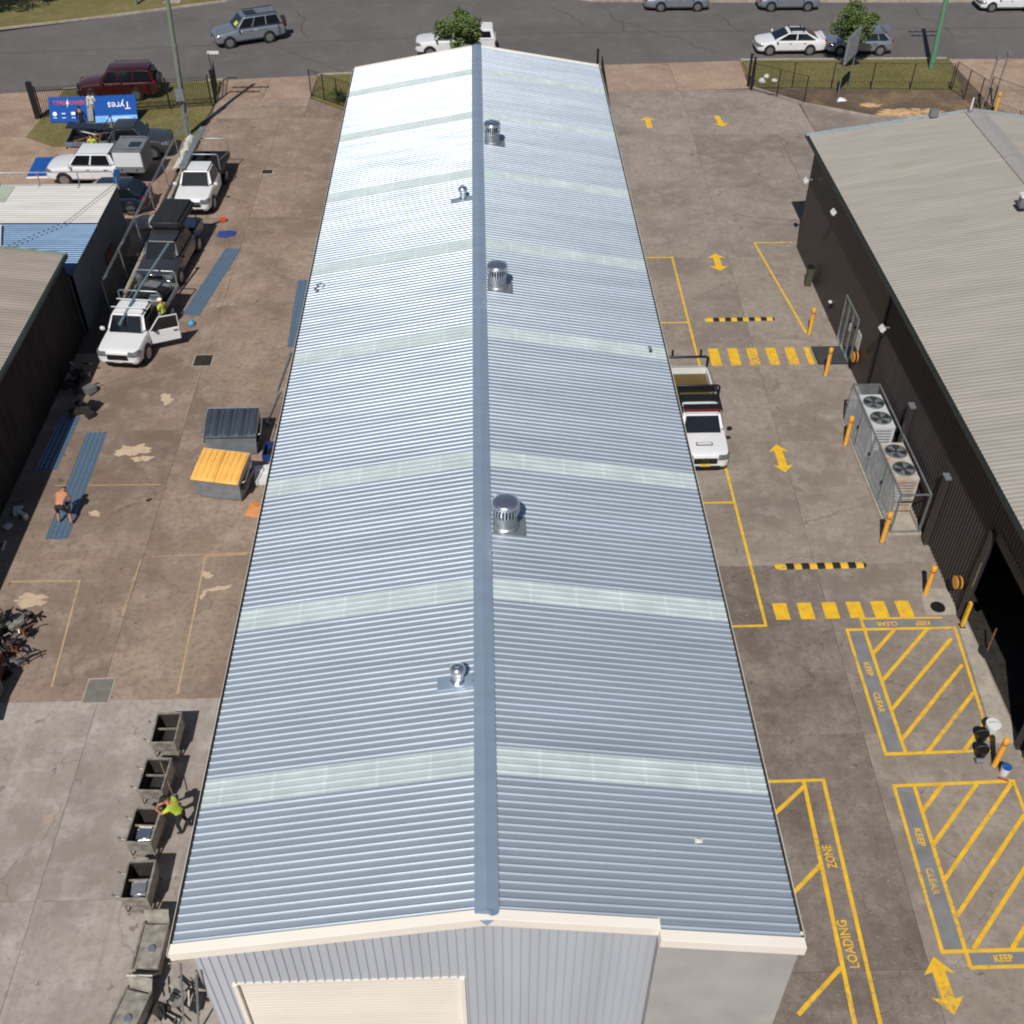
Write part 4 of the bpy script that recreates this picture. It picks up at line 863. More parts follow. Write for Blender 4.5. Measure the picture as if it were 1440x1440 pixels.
# 4 white utility with black tray, plank on top
t, X, w = car('pickup_truck', 'white single-cab utility with black tray and grey plank over its cab', 'pickup', -15.75, 58.8, -92, M_white, **UTE, **single)
tray(t, X, w, 3.25, 5.6, .84, .26, M_black, M_black)
hoop(t, X, 3.28, w * .96, 1.0, 1.95, M_steel, .03); hoop(t, X, 5.5, w * .96, 1.0, 1.85, M_steel, .03)
MB().tube([(X(3.3), w * .96, 1.6), (X(5.5), w * .96, 1.1)], .025, 6).build('side_rail', M_steel, t)
MB().box((X(4.0), -.55, 2.03), (4.6, .3, .06), R(-2), ry=R(3)).build('carried_plank', M_steel, t)
MB().tube([(X(.2), -w * .5, .6), (X(-.1), -w * .5, .78), (X(-.1), w * .5, .78), (X(.2), w * .5, .6)], .04, 8).build('nudge_bar', M_black, t, smooth=50)
# 5 neighbour's white dual cab with canopy
t, X, w = car('pickup_truck', 'white dual-cab pickup with boxy white and grey canopy on the neighbour forecourt', 'pickup', -22.0, 60.9, 178, M_white, **UTE, **dual, trim=M_white)
MB().box((X(4.6), 0, 1.38), (1.5, w * 2.02, 1.16)).build('canopy_box', M_white, t, bevel=.03)
MB().box((X(4.6), 0, 1.98), (1.56, w * 2.06, .06)).build('canopy_lid', M_grey, t, bevel=.02); MB().box((X(4.9), .1, 2.02), (.6, .6, .03)).build('solar_panel', M_navy, t)
for s in (-1, 1): MB().box((X(4.6), s * w * 1.015, 1.0), (1.46, .02, .3)).build('locker_door', M_grey, t); [MB().box((X(f), s * w * 1.035, .98), (.09, .02, .07)).build('latch', M_black, t) for f in (4.2, 5.0)]; MB().tube([(X(3.9), s * w * .8, 2.1), (X(5.3), s * w * .8, 2.1)], .025, 6).build('roof_rail', M_steel, t)
MB().box((X(5.36), 0, 1.38), (.03, w * 1.9, 1.0)).build('rear_door', M_grey, t)
# 6 charcoal utility, bonnet to the right, load in its tray
t, X, w = car('pickup_truck', 'dark grey utility with gear-loaded tray beside the lawn and blue banners', 'pickup', -21.4, 64.35, 2, M_char, **UTE, **single)
tray(t, X, w, 3.25, 5.6, .84, .3, M_steel, M_black)
for i in range(9): MB().tube([(X(3.3 + random.random() * 2), random.uniform(-.8, .8), 1.0), (X(3.6 + random.random() * 1.9), random.uniform(-.8, .8), 1.2)], .05, 6).build('load_pipe', random.choice([M_black, M_steel, M_rust]), t)
MB().box((X(4.6), .55, 1.4), (2.3, .7, .06), ry=R(4)).build('load_board', M_navy, t)
hoop(t, X, 3.3, w * .95, .95, 1.9, M_black, .03)
# 7 dark car half hidden by the tyre workshop
car('dark_car', 'dark navy hatchback half hidden behind the white-roofed workshop', 'car', -20.7, 57.3, 180, M_navy, L=4.4, W=1.78, H=1.46, cab=(1.15, 1.9, 3.6, 4.25))
# 8 red four-wheel drive behind the palisade fence
t, X, w = car('offroad_wagon', 'dark red four-wheel-drive wagon parked behind the palisade fence', 'car', -23.8, 73.3, 183, M_red, L=4.9, W=1.9, H=1.86, belt=1.14, nose=.88, hood=1.06, wb=(.9, 3.6), r=.38, zb=.36, tail=1.14, cab=(1.45, 2.1, 4.6, 4.85), doors=((1.65, 2.65), (2.7, 3.6)), win=((.04, .3), (.33, .6), (.63, .95)))
o = link('spare_wheel', WM[.38][0], t, (X(5.02), .1, 1.05), R(90)); link('rim', WM[.38][1], o)
for s in (-1, 1): MB().tube([(X(2.3), s * .62, 1.92), (X(4.5), s * .62, 1.92)], .025, 6).build('roof_rail', M_black, t)
# 9 silver four-wheel drive driving along the road
t, X, w = car('offroad_wagon', 'silver four-wheel-drive wagon on the road with yellow papers behind its windscreen', 'car', -16.9, 83.6, 203, M_silver, L=4.85, W=1.88, H=1.86, belt=1.12, nose=.86, hood=1.02, wb=(.9, 3.65), r=.38, zb=.34, tail=1.12, cab=(1.35, 2.1, 4.45, 4.8), doors=((1.6, 2.6), (2.65, 3.55)), win=((.05, .32), (.35, .62), (.65, .94)))
o = link('spare_wheel', WM[.38][0], t, (X(4.97), .0, 1.0), R(90)); link('rim', WM[.38][1], o)
MB().box((X(1.62), .35, 1.4), (.02, .5, .3), ry=R(-50)).build('windscreen_paper', M_hivis, t)
for s in (-1, 1): MB().tube([(X(2.3), s * .62, 1.92), (X(4.4), s * .62, 1.92)], .025, 6).build('roof_rail', M_black, t)
MB().box((X(2.7), 0, 1.87), (.8, .9, .02)).build('sunroof', M_glass, t)
for q in (t,): q.location.z = -.096
# 10 white pickup with canopy behind the street tree
t, X, w = car('pickup_truck', 'white pickup with ribbed canopy parked behind the round street tree', 'pickup', -1.75, 80.7, 180, M_white, **UTE, **dual, trim=M_black)
tub(t, X, w, M_white, 3.87, 5.3); t.location.z = -.096
MB().add([(X(5.3), -w * .9, 1.12), (X(3.85), -w * .9, 1.12), (X(3.85), w * .9, 1.12), (X(5.3), w * .9, 1.12), (X(5.15), -w * .74, 1.8), (X(3.85), -w * .74, 1.82), (X(3.85), w * .74, 1.82), (X(5.15), w * .74, 1.8)], [(0, 3, 2, 1), (4, 5, 6, 7), (0, 1, 5, 4), (1, 2, 6, 5), (2, 3, 7, 6), (3, 0, 4, 7)]).build('canopy', M_white, t, bevel=.05)
for s in (-1, 1): MB().add([(X(5.05), s * w * .87, 1.28), (X(4.05), s * w * .87, 1.28), (X(4.05), s * w * .79, 1.66), (X(4.98), s * w * .79, 1.66)], [(0, 1, 2, 3)]).build('canopy_window', M_glass, t)
for k in range(5): MB().box((X(4.5), -.5 + .25 * k, 1.825), (1.2, .04, .02)).build('canopy_rib', M_white, t)
# 11, 12 parked at the kerb on the right
t, X, w = car('sedan', 'white sedan with black wheels and roof bars parked at the near kerb', 'car', 22.15, 80.5, 180, M_white, L=4.65, W=1.8, H=1.44, cab=(1.05, 2.1, 3.2, 4.25), tail=1.0, bar=False)
t.location.z = -.096
for f in (2.2, 3.0): MB().tube([(X(f), -w * .72, 1.5), (X(f), w * .72, 1.5)], .03, 6).build('roof_bar', M_black, t)
MB().box((X(2.7), .2, 1.52), (1.0, .5, .05)).build('rack_tray', M_black, t); MB().box((X(4.45), 0, 1.06), (.22, w * 1.5, .03)).build('spoiler', M_white, t)
t, X, w = car('hatchback', 'silver-blue hatchback parked behind the advertising board and small tree', 'car', 27.0, 80.3, 180, M_silver, L=4.4, W=1.8, H=1.48, cab=(.98, 2.0, 3.7, 4.32), tail=1.0, win=((.05, .4), (.43, .7), (.73, .93))); t.location.z = -.096
MB().box((X(4.0), 0, 1.5), (.35, w * 1.3, .03)).build('spoiler', M_silver, t)
# 13 far side of the road
for x, y, m, lab, kw in ((15.3, 90.0, M_silver, 'pale silver car at the top edge of the picture, left of the two silver ones', dict(L=4.7)), (24.0, 89.8, M_silver, 'pale silver car at the top edge of the picture, right of the two silver ones', dict(L=4.4)), (41.0, 89.2, M_white, 'white hatchback at the top right corner across the road', dict(L=4.3, cab=(1.1, 1.9, 3.7, 4.2)))):
    t, X, w = car('parked_car', lab, 'car', x, y, 0 if x < 30 else 180, m, **({'cab': (1.05, 2.05, 3.2, 4.2)} | kw)); t.location.z = -.096

# ---------------------------------------------------------------- fences, poles, street furniture
def palisade(name, label, p, q, n, h=1.75, sp=2.7):
    P = Vector(p); Q = Vector(q); d = Q - P; t = thing(name, label, 'fence', (P.x, P.y, 0), math.atan2(d.y, d.x)); Lx = d.length
    pk = MB().add([(-.015, -.012, .08), (.015, -.012, .08), (.015, .012, .08), (-.015, .012, .08), (-.015, -.012, h - .1), (.015, -.012, h - .1), (.015, .012, h - .1), (-.015, .012, h - .1), (0, 0, h)], [(0, 1, 5, 4), (1, 2, 6, 5), (2, 3, 7, 6), (3, 0, 4, 7), (4, 5, 8), (5, 6, 8), (6, 7, 8), (7, 4, 8)]).mesh('picket', M_black)
    for i in range(n): link('picket', pk, t, (Lx * (i + .5) / n, 0, 0))
    for z in (.25, h - .3): MB().box((Lx / 2, 0, z), (Lx, .04, .045)).build('rail', M_black, t)
    k = max(1, round(Lx / sp))
    for i in range(k + 1): MB().box((Lx * i / k, .03, h / 2), (.07, .06, h + .04)).build('post', M_black, t)
    return t
t = palisade('palisade_fence', 'black steel palisade fence along the lawn in front of the red wagon', (-28.0, 69.8), (-17.5, 71.4), 84, 2.0)
MB().box((-.25, 0, 1.15), (.34, .3, 2.3)).build('gate_pillar', M_black, t, bevel=.02)
def chain(name, label, p, q, h=1.8, sp=3.0, m=M_steel, cell=.16, wire=.007, arm=0, lean=0, top=True, mm=None):
    P = Vector(p); Q = Vector(q); d = Q - P; t = thing(name, label, 'fence', (P.x, P.y, 0), math.atan2(d.y, d.x)); Lx = d.length; k = max(1, round(Lx / sp))
    for i in range(k + 1):
        x = Lx * i / k; pts = [(x, 0, 0), (x, lean, h)] + ([(x, lean - arm, h + .35)] if arm else [])
        MB().tube(pts, .035, 8).build('post', m, t, smooth=50)
    for z in ((.08, h) if top else (.08,)): MB().tube([(0, lean * z / h, z), (Lx, lean * z / h, z)], .016, 6).build('rail', m, t)
    if arm:
        for j in range(3): MB().tube([(0, lean - arm * (j + 1) / 3, h + .35 * (j + 1) / 3), (Lx, lean - arm * (j + 1) / 3, h + .35 * (j + 1) / 3)], .008, 4).build('barbed_wire', m, t)
    mb = MB(); n = int((Lx + h) / cell)
    for i in range(n):
        for sg in (1, -1):
            x0 = i * cell - h; a = max(0., -x0); b = min(h, Lx - x0)
            if b <= a: continue
            z0, z1 = (a, b) if sg > 0 else (h - a, h - b)
            A = Vector((x0 + a, lean * z0 / h, z0)); B = Vector((x0 + b, lean * z1 / h, z1)); u = (B - A).normalized(); nn = Vector((-u.z, 0, u.x)) * wire / 2; o = Vector((0, .004 * sg, 0))
            mb.add([A - nn + o, B - nn + o, B + nn + o, A + nn + o], [(0, 1, 2, 3)])
    tag(mb.build('wire_mesh', mm or m, t), kind='stuff'); return t
chain('boundary_fence', 'galvanised chain-link boundary fence with barbed wire beside the parked utilities', (-18.05, 46.4), (-17.8, 66.0), 1.7, 3.2, M_steel, arm=.35, lean=.05)
t = thing('retaining_kerb', 'low weathered concrete edging below the boundary chain-link fence', 'edging', (0, 0, 0))
for k in range(8):
    a = 46.6 + 2.42 * k; MB().box((-17.66 + (a - 46) * .012, a + 1.2, .12), (.2, 2.38, .32), -.012).build('edging_block', M_kerb, t, bevel=.02)
chain('side_fence', 'black chain-link gate leaf standing open at the shed corner by the cycad', (-11.25, 73.0), (-8.4, 70.6), 1.7, 1.4, M_black, wire=.012, cell=.2)
chain('side_fence', 'black chain-link panel between the cycad and the far shed corner', (-8.4, 70.5), (-7.0, 66.8), 1.7, 1.8, M_black, wire=.012, cell=.2)
chain('front_fence', 'long black chain-link fence behind the advertising board', (18.2, 73.4), (31.3, 72.7), 1.75, 2.6, M_black, wire=.008, cell=.22)
chain('gate_leaf', 'black chain-link gate leaf swung open along the soil bed kerb', (18.0, 73.2), (21.1, 70.8), 1.75, 1.6, M_black, wire=.008, cell=.22)
chain('gate_leaf', 'black chain-link gate leaf at the far right beside the steel posts', (31.4, 72.6), (32.5, 68.4), 1.9, 1.4, M_black, wire=.012, cell=.2)
chain('corner_fence', 'black chain-link fence running down to the right frame edge', (32.8, 70.0), (37.5, 63.0), 1.9, 2.6, M_black, wire=.009, cell=.22)
palisade('gate_leaf', 'black palisade gate leaf folded back beside the far right shed corner', (7.9, 66.6), (8.15, 74.6), 40, 1.75, 2.7)
for x, y, lab in ((17.95, 73.75, 'black square gate post nearer the road at the right driveway'), (18.05, 73.1, 'black square gate post nearer the yard at the right driveway'), (7.85, 74.9, 'black gate post beside the far right shed corner'), (-17.35, 71.9, 'black gate post at the left driveway by the pole')):
    t = thing('gate_post', lab, 'gate post', (x, y, 0)); MB().box((0, 0, 1.05), (.14, .14, 2.1)).build('post', M_black, t, bevel=.01); MB().box((0, 0, 2.12), (.17, .17, .04)).build('cap', M_black, t)
t = thing('open_gate', 'black steel bar gate standing open across the left driveway edge', 'gate', (-17.3, 71.8, 0), R(98))
for z in (.2, 1.0, 1.7): MB().tube([(0, 0, z), (2.9, 0, z)], .028, 6).build('gate_rail', M_black, t)
for k in range(14): MB().tube([(.1 + k * .207, 0, .1), (.1 + k * .207, 0, 1.75)], .014, 5).build('gate_bar', M_black, t)
# power poles
def pole(name, lab, x, y, h, r, m, tilt, arms=True):
    t = thing(name, lab, 'pole', (x, y, 0)); tx, ty = tilt
    MB().tube([(0, 0, -.1), (tx * h, ty * h, h)], r, 12, r2=r * .7).build('shaft', m, t, smooth=50)
    if arms:
        for z in (h - .5, h - 1.5):
            MB().box((tx * z, ty * z - .2, z), (2.5 if z > h - 1 else 2.1, .1, .13)).build('crossarm', M_wood, t)
            for q in (-1.1, -.6, .6, 1.1): MB().lathe([(.03, 0), (.06, .04), (.035, .08), (.06, .12), (.02, .18)], (tx * z + q * (1 if z > h - 1 else .85), ty * z - .2, z + .065), 10).build('insulator', M_cream, t)
    return t
t = pole('power_pole', 'tall greenish power pole with grey meter box beside the left fence', -18.25, 66.9, 10.2, .17, M_polegreen, (.05, .01))
MB().tube([(.1, -.2, 1.2), (.4, -.2, 5.6)], .06, 8).build('cable_conduit', M_steel, t)
MB().box((.12, -.3, 2.6), (.55, .26, .7)).build('meter_box', M_grey, t, bevel=.02); MB().box((.12, -.44, 2.6), (.45, .02, .56)).build('box_door', M_steel, t)
pole('power_pole', 'green power pole on the right verge in front of the road', 31.3, 76.6, 10, .2, mat('green_pole', S(92, 132, 104), .8, 0, .12, 3, stretch=(8, 8, .5)), (-.035, 0))
t = thing('street_name_sign', 'small white street sign on a thin dark post behind the palisade fence', 'sign', (-17.9, 74.6, 0)); MB().tube([(0, 0, 0), (0, 0, 2.3)], .03, 6).build('post', M_black, t); MB().box((.3, 0, 2.28), (.75, .03, .2)).build('blade', M_white, t)
for x, y, h, m, lab in ((32.2, 69.2, 3.3, M_steel, 'tall galvanised post with floodlight beside the far right gate'), (33.3, 70.2, 3.2, M_steel, 'galvanised camera post furthest right by the gate')):
    t = thing('steel_post', lab, 'post', (x, y, 0)); MB().tube([(0, 0, 0), (.12, 0, h)], .06, 8).build('shaft', m, t); MB().box((.12, 0, h + .1), (.2, .25, .25)).build('fixture', M_grey, t, bevel=.03)
t = thing('steel_post', 'timber pole base cut off at the top left grass edge', 'post', (-26.9, 91.6, 0)); MB().tube([(0, 0, 0), (0, 0, 6)], .14, 8).build('shaft', M_polegreen, t, smooth=50); MB().box((0, -.16, 2.0), (.2, .04, .3)).build('tag_plate', M_steel, t)
t = thing('verge_slab', 'pale concrete service slab on the far left verge', 'slab', (-24.2, 92.3, .02)); MB().box((0, 0, .02), (1.3, .9, .06)).build('slab_top', M_kerb, t, bevel=.01)
# advertising board on posts
A = Vector((23.2, 70.75)); B = Vector((24.55, 72.9)); d = (B - A); t = thing('advertising_board', 'grey-faced advertising board on two steel posts in the soil bed', 'sign board', (A.x, A.y, 0), math.atan2(d.y, d.x)); Lx = d.length
for q in (0.1, Lx - .1): MB().box((q, 0, 2.06), (.1, .06, 4.12)).build('post', M_grey, t)
MB().box((Lx / 2, 0, 3.3), (Lx + .1, .1, 1.75)).build('frame', M_grey, t, bevel=.02)
for k in range(4): MB().box((Lx * (k + .5) / 4, -.06, 3.3), (Lx / 4 - .03, .03, 1.66)).build('face_panel', mat('pale_board', S(150, 152, 158), .6), t)
t = thing('rock_litter', 'white plastic sheet scrap at the foot of the advertising board', 'litter', (23.6, 71.0, .02)); MB().add([(-.3, -.15, .02), (.35, -.1, .05), (.25, .2, .12), (-.1, .1, .22), (-.3, .25, .03)], [(0, 1, 3), (1, 2, 3), (2, 4, 3), (4, 0, 3)]).build('sheet', M_white, t)
t = thing('rubbish_bags', 'white and pale bags dumped at the gate corner of the right verge', 'litter', (19.0, 74.3, 0))
for q in ((0, 0, .2, .25), (.5, .9, .15, .2), (.9, .2, .12, .22)): MB().lathe([(q[3] * .4, 0), (q[3], .06), (q[3], q[2]), (q[3] * .5, q[2] * 1.6), (.03, q[2] * 1.8)], (q[0], q[1], 0), 9).build('bag', M_shirt, t, smooth=50)

# ---------------------------------------------------------------- yard objects on the right
def bollard(x, y, h, lab, green=False):
    t = thing('bollard', lab, 'bollard', (x, y, 0), 0, 'yellow bollards')
    MB().lathe([(.085, 0), (.085, h - .12)], n=16).build('pipe', M_orange, t, smooth=50); MB().lathe([(.093, h - .13), (.093, h - .03), (.075, h), (.02, h + .012)], n=16).build('cap', M_orange, t, smooth=40)
    MB().lathe([(.0865, h - .26), (.0865, h - .21)], n=16).build('reflective_band', M_tail, t, smooth=50); MB().lathe([(.14, 0), (.14, .012)], n=16).build('base_plate', M_steel, t)
bollard(15.2, 43.6, 1.4, 'yellow bollard furthest away, at the end of the painted line'); bollard(15.17, 40.25, 1.45, 'yellow bollard standing on the dark door mat edge'); bollard(14.8, 35.3, 1.45, 'yellow bollard at the far end of the air-conditioner cage')
bollard(14.72, 29.5, 1.45, 'yellow bollard at the near end of the air-conditioner cage'); bollard(15.5, 26.75, 1.4, 'yellow bollard just past the crossing by the hose reel'); bollard(15.42, 19.5, 1.35, 'yellow bollard amid buckets by the open roller door'); bollard(33.0, 68.9, 1.3, 'yellow bollard beside the far right gate')
t = thing('door_mat', 'dark rubber door mat in front of the glass door', 'mat', (15.72, 41.8, .0)); MB().box((0, 0, .012), (1.36, 1.45, .018)).build('mat', M_rubber, t, bevel=.004); MB().box((0, 0, .022), (1.26, 1.35, .006)).build('pile', mat('mat_pile', S(58, 58, 60), .95), t)
def hump(x0, y, n, sp, lab):
    t = thing('speed_hump', lab, 'speed hump', (x0, y, 0), 0, 'speed humps'); w = sp
    me = MB().add([(w * i + o_, q, z) for i, o_ in ((0, .004), (1, -.004)) for q, z in ((-.16, .0), (-.13, .03), (-.05, .055), (.05, .055), (.13, .03), (.16, .0))], [(j, j + 1, j + 7, j + 6) for j in range(5)] + [(0, 6, 11, 5), (0, 1, 2, 3, 4, 5)[::-1], (6, 7, 8, 9, 10, 11)]).mesh('segment', M_yellow)
    for i in range(n):
        o = link('segment', me, t, (i * w, 0, .006)); slotmat(o, M_yellow if i % 2 == 0 else M_rubber)
    for s, xx in ((-1, 0), (1, n * w)):
        o = MB().add([(xx, -.16, .006), (xx + s * .1, -.1, .006), (xx + s * .13, 0, .006), (xx + s * .1, .1, .006), (xx, .16, .006), (xx, .05, .056), (xx, -.05, .056)], [(0, 1, 6), (1, 2, 5, 6), (2, 3, 5), (3, 4, 5)]).build('end_cap', M_yellow if s < 0 else M_rubber, t)
hump(10.6, 44.95, 11, .285, 'yellow and black speed hump beyond the far crossing'); hump(10.55, 28.28, 11, .285, 'yellow and black speed hump before the near crossing')
# condenser cage
t = thing('condenser_cage', 'galvanised mesh cage around two air-conditioning condensers', 'cage', (15.12, 29.9, 0)); CL, CW, CH = 6.9, 1.1, 1.95
for yy in (0, 1.72, 3.45, 5.17, CL):
    for xx in (0, CW):
        if xx == CW and yy in (1.72, 5.17): continue
        MB().box((xx, yy, CH / 2), (.06, .06, CH)).build('cage_post', M_steel, t)
for z in (.12, CH): 
    MB().box((0, CL / 2, z), (.05, CL, .05)).build('cage_rail', M_steel, t); MB().box((CW, CL / 2, z), (.05, CL, .05)).build('cage_rail', M_steel, t)
    for yy in (0, CL): MB().box((CW / 2, yy, z), (CW, .05, .05)).build('cage_rail', M_steel, t)
mb = MB()
for k in range(int(CL / .075)): mb.box((-.0, k * .075 + .03, CH / 2), (.008, .016, CH - .1))
for k in range(int(CH / .2)): mb.box((-.004, CL / 2, .2 + k * .2), (.008, CL, .012))
for k in range(int(CW / .055)): mb.box((k * .055 + .03, CL, CH / 2), (.014, .008, CH - .1))
tag(mb.build('wire_panel', mat('bright_wire', S(190, 198, 202), .6, .2), t), kind='stuff')
for yy in (1.72, 3.45, 5.17): MB().box((-.03, yy + .12, 1.0), (.03, .12, .1)).build('gate_latch', M_black, t)
MB().box((CW / 2, CL / 2, .03), (CW + .2, CL + .2, .06)).build('base_slab', M_kerb, t)
def condenser(y, lab, m):
    t = thing('condenser_unit', lab, 'air conditioner', (15.68, y, .06), 0, 'condenser units')
    MB().box((0, 0, .12), (.7, 1.9, .16)).build('stand', M_steel, t)
    MB().box((0, 0, 1.0), (.9, 2.2, 1.6)).build('casing', m, t, bevel=.02)
    for k in range(9): MB().box((0, -1.105, .5 + k * .14), (.66, .015, .05)).build('louvre', M_grey, t); MB().box((-.455, 0, .5 + k * .14), (.015, 2.0, .05)).build('louvre', M_grey, t)
    for q in (-.52, .52):
        MB().lathe([(.43, 1.79), (.43, 1.83), (.4, 1.84), (.4, 1.79)], (0, q, 0), 24).build('fan_ring', M_grey, t, smooth=40)
        MB().lathe([(.4, 1.805), (.02, 1.806)], (0, q, 0), 24).build('fan_well', M_void, t)
        f = MB()
        for a in range(4):
            c_, s_ = math.cos(a * math.pi / 2 + q), math.sin(a * math.pi / 2 + q)
            f.add([(c_ * .06 - s_ * .03, q + s_ * .06 + c_ * .03, 1.815), (c_ * .36 - s_ * .14, q + s_ * .36 + c_ * .14, 1.825), (c_ * .36 + s_ * .12, q + s_ * .36 - c_ * .12, 1.81), (c_ * .06 + s_ * .03, q + s_ * .06 - c_ * .03, 1.81)], [(0, 1, 2, 3)])
        f.build('fan_blade', M_grey, t)
        for rr in (.1, .2, .3, .38): MB().tube([(rr * math.cos(j * math.pi / 9), q + rr * math.sin(j * math.pi / 9), 1.845) for j in range(19)], .006, 4).build('guard_ring', M_steel, t)
condenser(35.15, 'pale grey twin-fan condenser in the far half of the cage', mat('condenser_paint', S(190, 194, 196), .5, 0, .05))
condenser(32.0, 'rust-stained twin-fan condenser in the near half of the cage', mat('condenser_rusty', S(186, 186, 182), .55, 0, .05, 2.5, col2=S(170, 136, 104)))
# buckets and gear near the roller door
def bucket(x, y, r, h, m, lab, lidm=None, tilt=0):
    t = thing('bucket', lab, 'bucket', (x, y, 0)); o = MB().lathe([(r * .82, 0), (r, h), (r * 1.05, h), (r * 1.05, h - .03)], n=18).build('pail', m, t, smooth=40)
    MB().lathe([(r * 1.02, h - .01), (r * 1.02, h + .02), (.02, h + .025)], n=18).build('lid', lidm or m, t, smooth=40)
    MB().tube([(r * math.cos(a), 0, h - .04 + .14 * math.sin(a)) for a in [math.pi * j / 8 for j in range(9)]], .006, 5).build('handle', M_steel, t)
bucket(15.72, 20.75, .22, .42, M_white, 'white plastic bucket with lid behind the near bollard', M_white); bucket(15.32, 20.5, .2, .34, M_black, 'black bucket left of the white one near the roller door'); bucket(15.1, 19.9, .2, .36, M_black, 'black bucket nearest the bollard by the roller door')
bucket(15.6, 19.2, .15, .34, M_white, 'small white and blue pail at the foot of the bollard', M_bluetarp)
t = thing('paint_tin', 'small grey tin lying beside the black buckets', 'tin', (14.95, 19.62, .09)); MB().lathe([(.09, -.1), (.09, .1)], n=14, axis='x').build('tin', M_grey, t, smooth=40); MB().lathe([(.095, .1), (.095, .115), (.02, .115)], n=14, axis='x').build('tin_lid', M_steel, t)
t = thing('red_straightedge', 'short red stick on the concrete by the buckets', 'stick', (15.5, 18.98, .012)); MB().box((0, 0, .01), (.34, .04, .02), -.5).build('stick', M_tail, t)
t = thing('wall_extinguisher', 'yellow-cased fire point on the dark wall by the buckets', 'fire point', (WX - .08, 19.6, .9)); MB().box((0, 0, 0), (.14, .2, .6)).build('case', M_orange, t, bevel=.02); MB().box((-.075, 0, 0), (.02, .08, .35)).build('front', M_black, t)
t = thing('floor_sign', 'dark round-based stand with short rusty pole inside the roller door', 'stand', (16.75, 24.0, 0)); MB().lathe([(.3, 0), (.28, .08), (.06, .12)], n=18).build('base', M_rubber, t, smooth=40); MB().tube([(0, 0, .1), (.05, .1, 1.1)], .03, 8).build('pole', M_rust, t)
t = thing('door_guard', 'yellow corner guard at the far jamb of the roller door', 'guard', (WX - .12, 25.2, 0)); MB().box((0, 0, .6), (.1, .16, 1.2)).build('guard', M_yellow, t, bevel=.02); MB().box((0, 0, .02), (.2, .24, .03)).build('foot', M_yellow, t)
t = thing('threshold_ramp', 'pale rough concrete ramp strip along the roller door opening', 'ramp', (0, 0, 0))
MB().prism([(15.72, 20.3), (WX + .1, 20.3), (WX + .1, 25.4), (16.2, 25.4)], -.02, .035).build('ramp', M_kerb, t); MB().prism([(15.2, 25.75), (16.35, 25.75), (16.35, 27.0), (15.4, 27.0)], -.02, .02).build('pad', M_kerb, t)
t = thing('bin_lid', 'black lid lying flat by the near hose reel', 'lid', (15.75, 26.1, .02)); MB().lathe([(.26, 0), (.25, .03), (.05, .05)], n=18).build('lid', M_black, t, smooth=40); MB().box((0, 0, .06), (.12, .03, .03)).build('lid_handle', M_black, t)

# ---------------------------------------------------------------- left yard: sheets, bins, carts
M_loose = roof_mat('loose_sheet', S(112, 136, 158), .45, .45, .03, .06)
def loose(x0, y0, x1, y1, lab, z=.012, m=None):
    d = Vector((x1 - x0, y1 - y0)); me = sheet_mesh(4, 0, d.length, 0, m or M_loose, 'roofing_sheet', .03, 1.3)
    t = thing('roofing_sheet', lab, 'roofing sheet', (x0, y0, z), math.atan2(d.y, d.x), 'loose roofing sheets'); o = link('sheet', me, t)
    MB().add([(.0, PITCH * 4, 0), (d.length, PITCH * 4, 0), (d.length, PITCH * 4 + .03, .028), (0, PITCH * 4 + .03, .028)], [(0, 1, 2, 3)]).build('lap_edge', m or M_loose, t); return t
loose(-13.75, 46.0, -12.72, 52.45, 'long blue-grey roofing sheet lying right of the dark pickup')
loose(-15.86, 30.5, -15.96, 37.0, 'long blue-grey roofing sheet under the shirtless man'); loose(-17.4, 34.6, -17.35, 38.1, 'roofing sheet lying in the shade of the old workshop wall')
loose(-8.35, 43.2, -8.55, 49.2, 'roofing sheet propped along the left side of the shed', .02)
for i, (x0, y0, x1, y1, r, lab) in enumerate(((-8.95, 42.6, -9.2, 39.6, .05, 'upper galvanised downpipe length lying beside the shed'), (-9.1, 39.4, -9.35, 37.4, .05, 'lower bent downpipe length lying beside the shed'))):
    t = thing('pipe_length', lab, 'pipe', (x0, y0, .06)); MB().tube([(0, 0, 0), (x1 - x0, y1 - y0, 0), (x1 - x0 + .2, y1 - y0 - .12, .02)], r, 8).build('pipe', M_steel, t, smooth=50); MB().lathe([(r * 1.2, 0), (r * 1.2, .1)], (0, 0, -.05), 10).build('collar', M_steel, t)
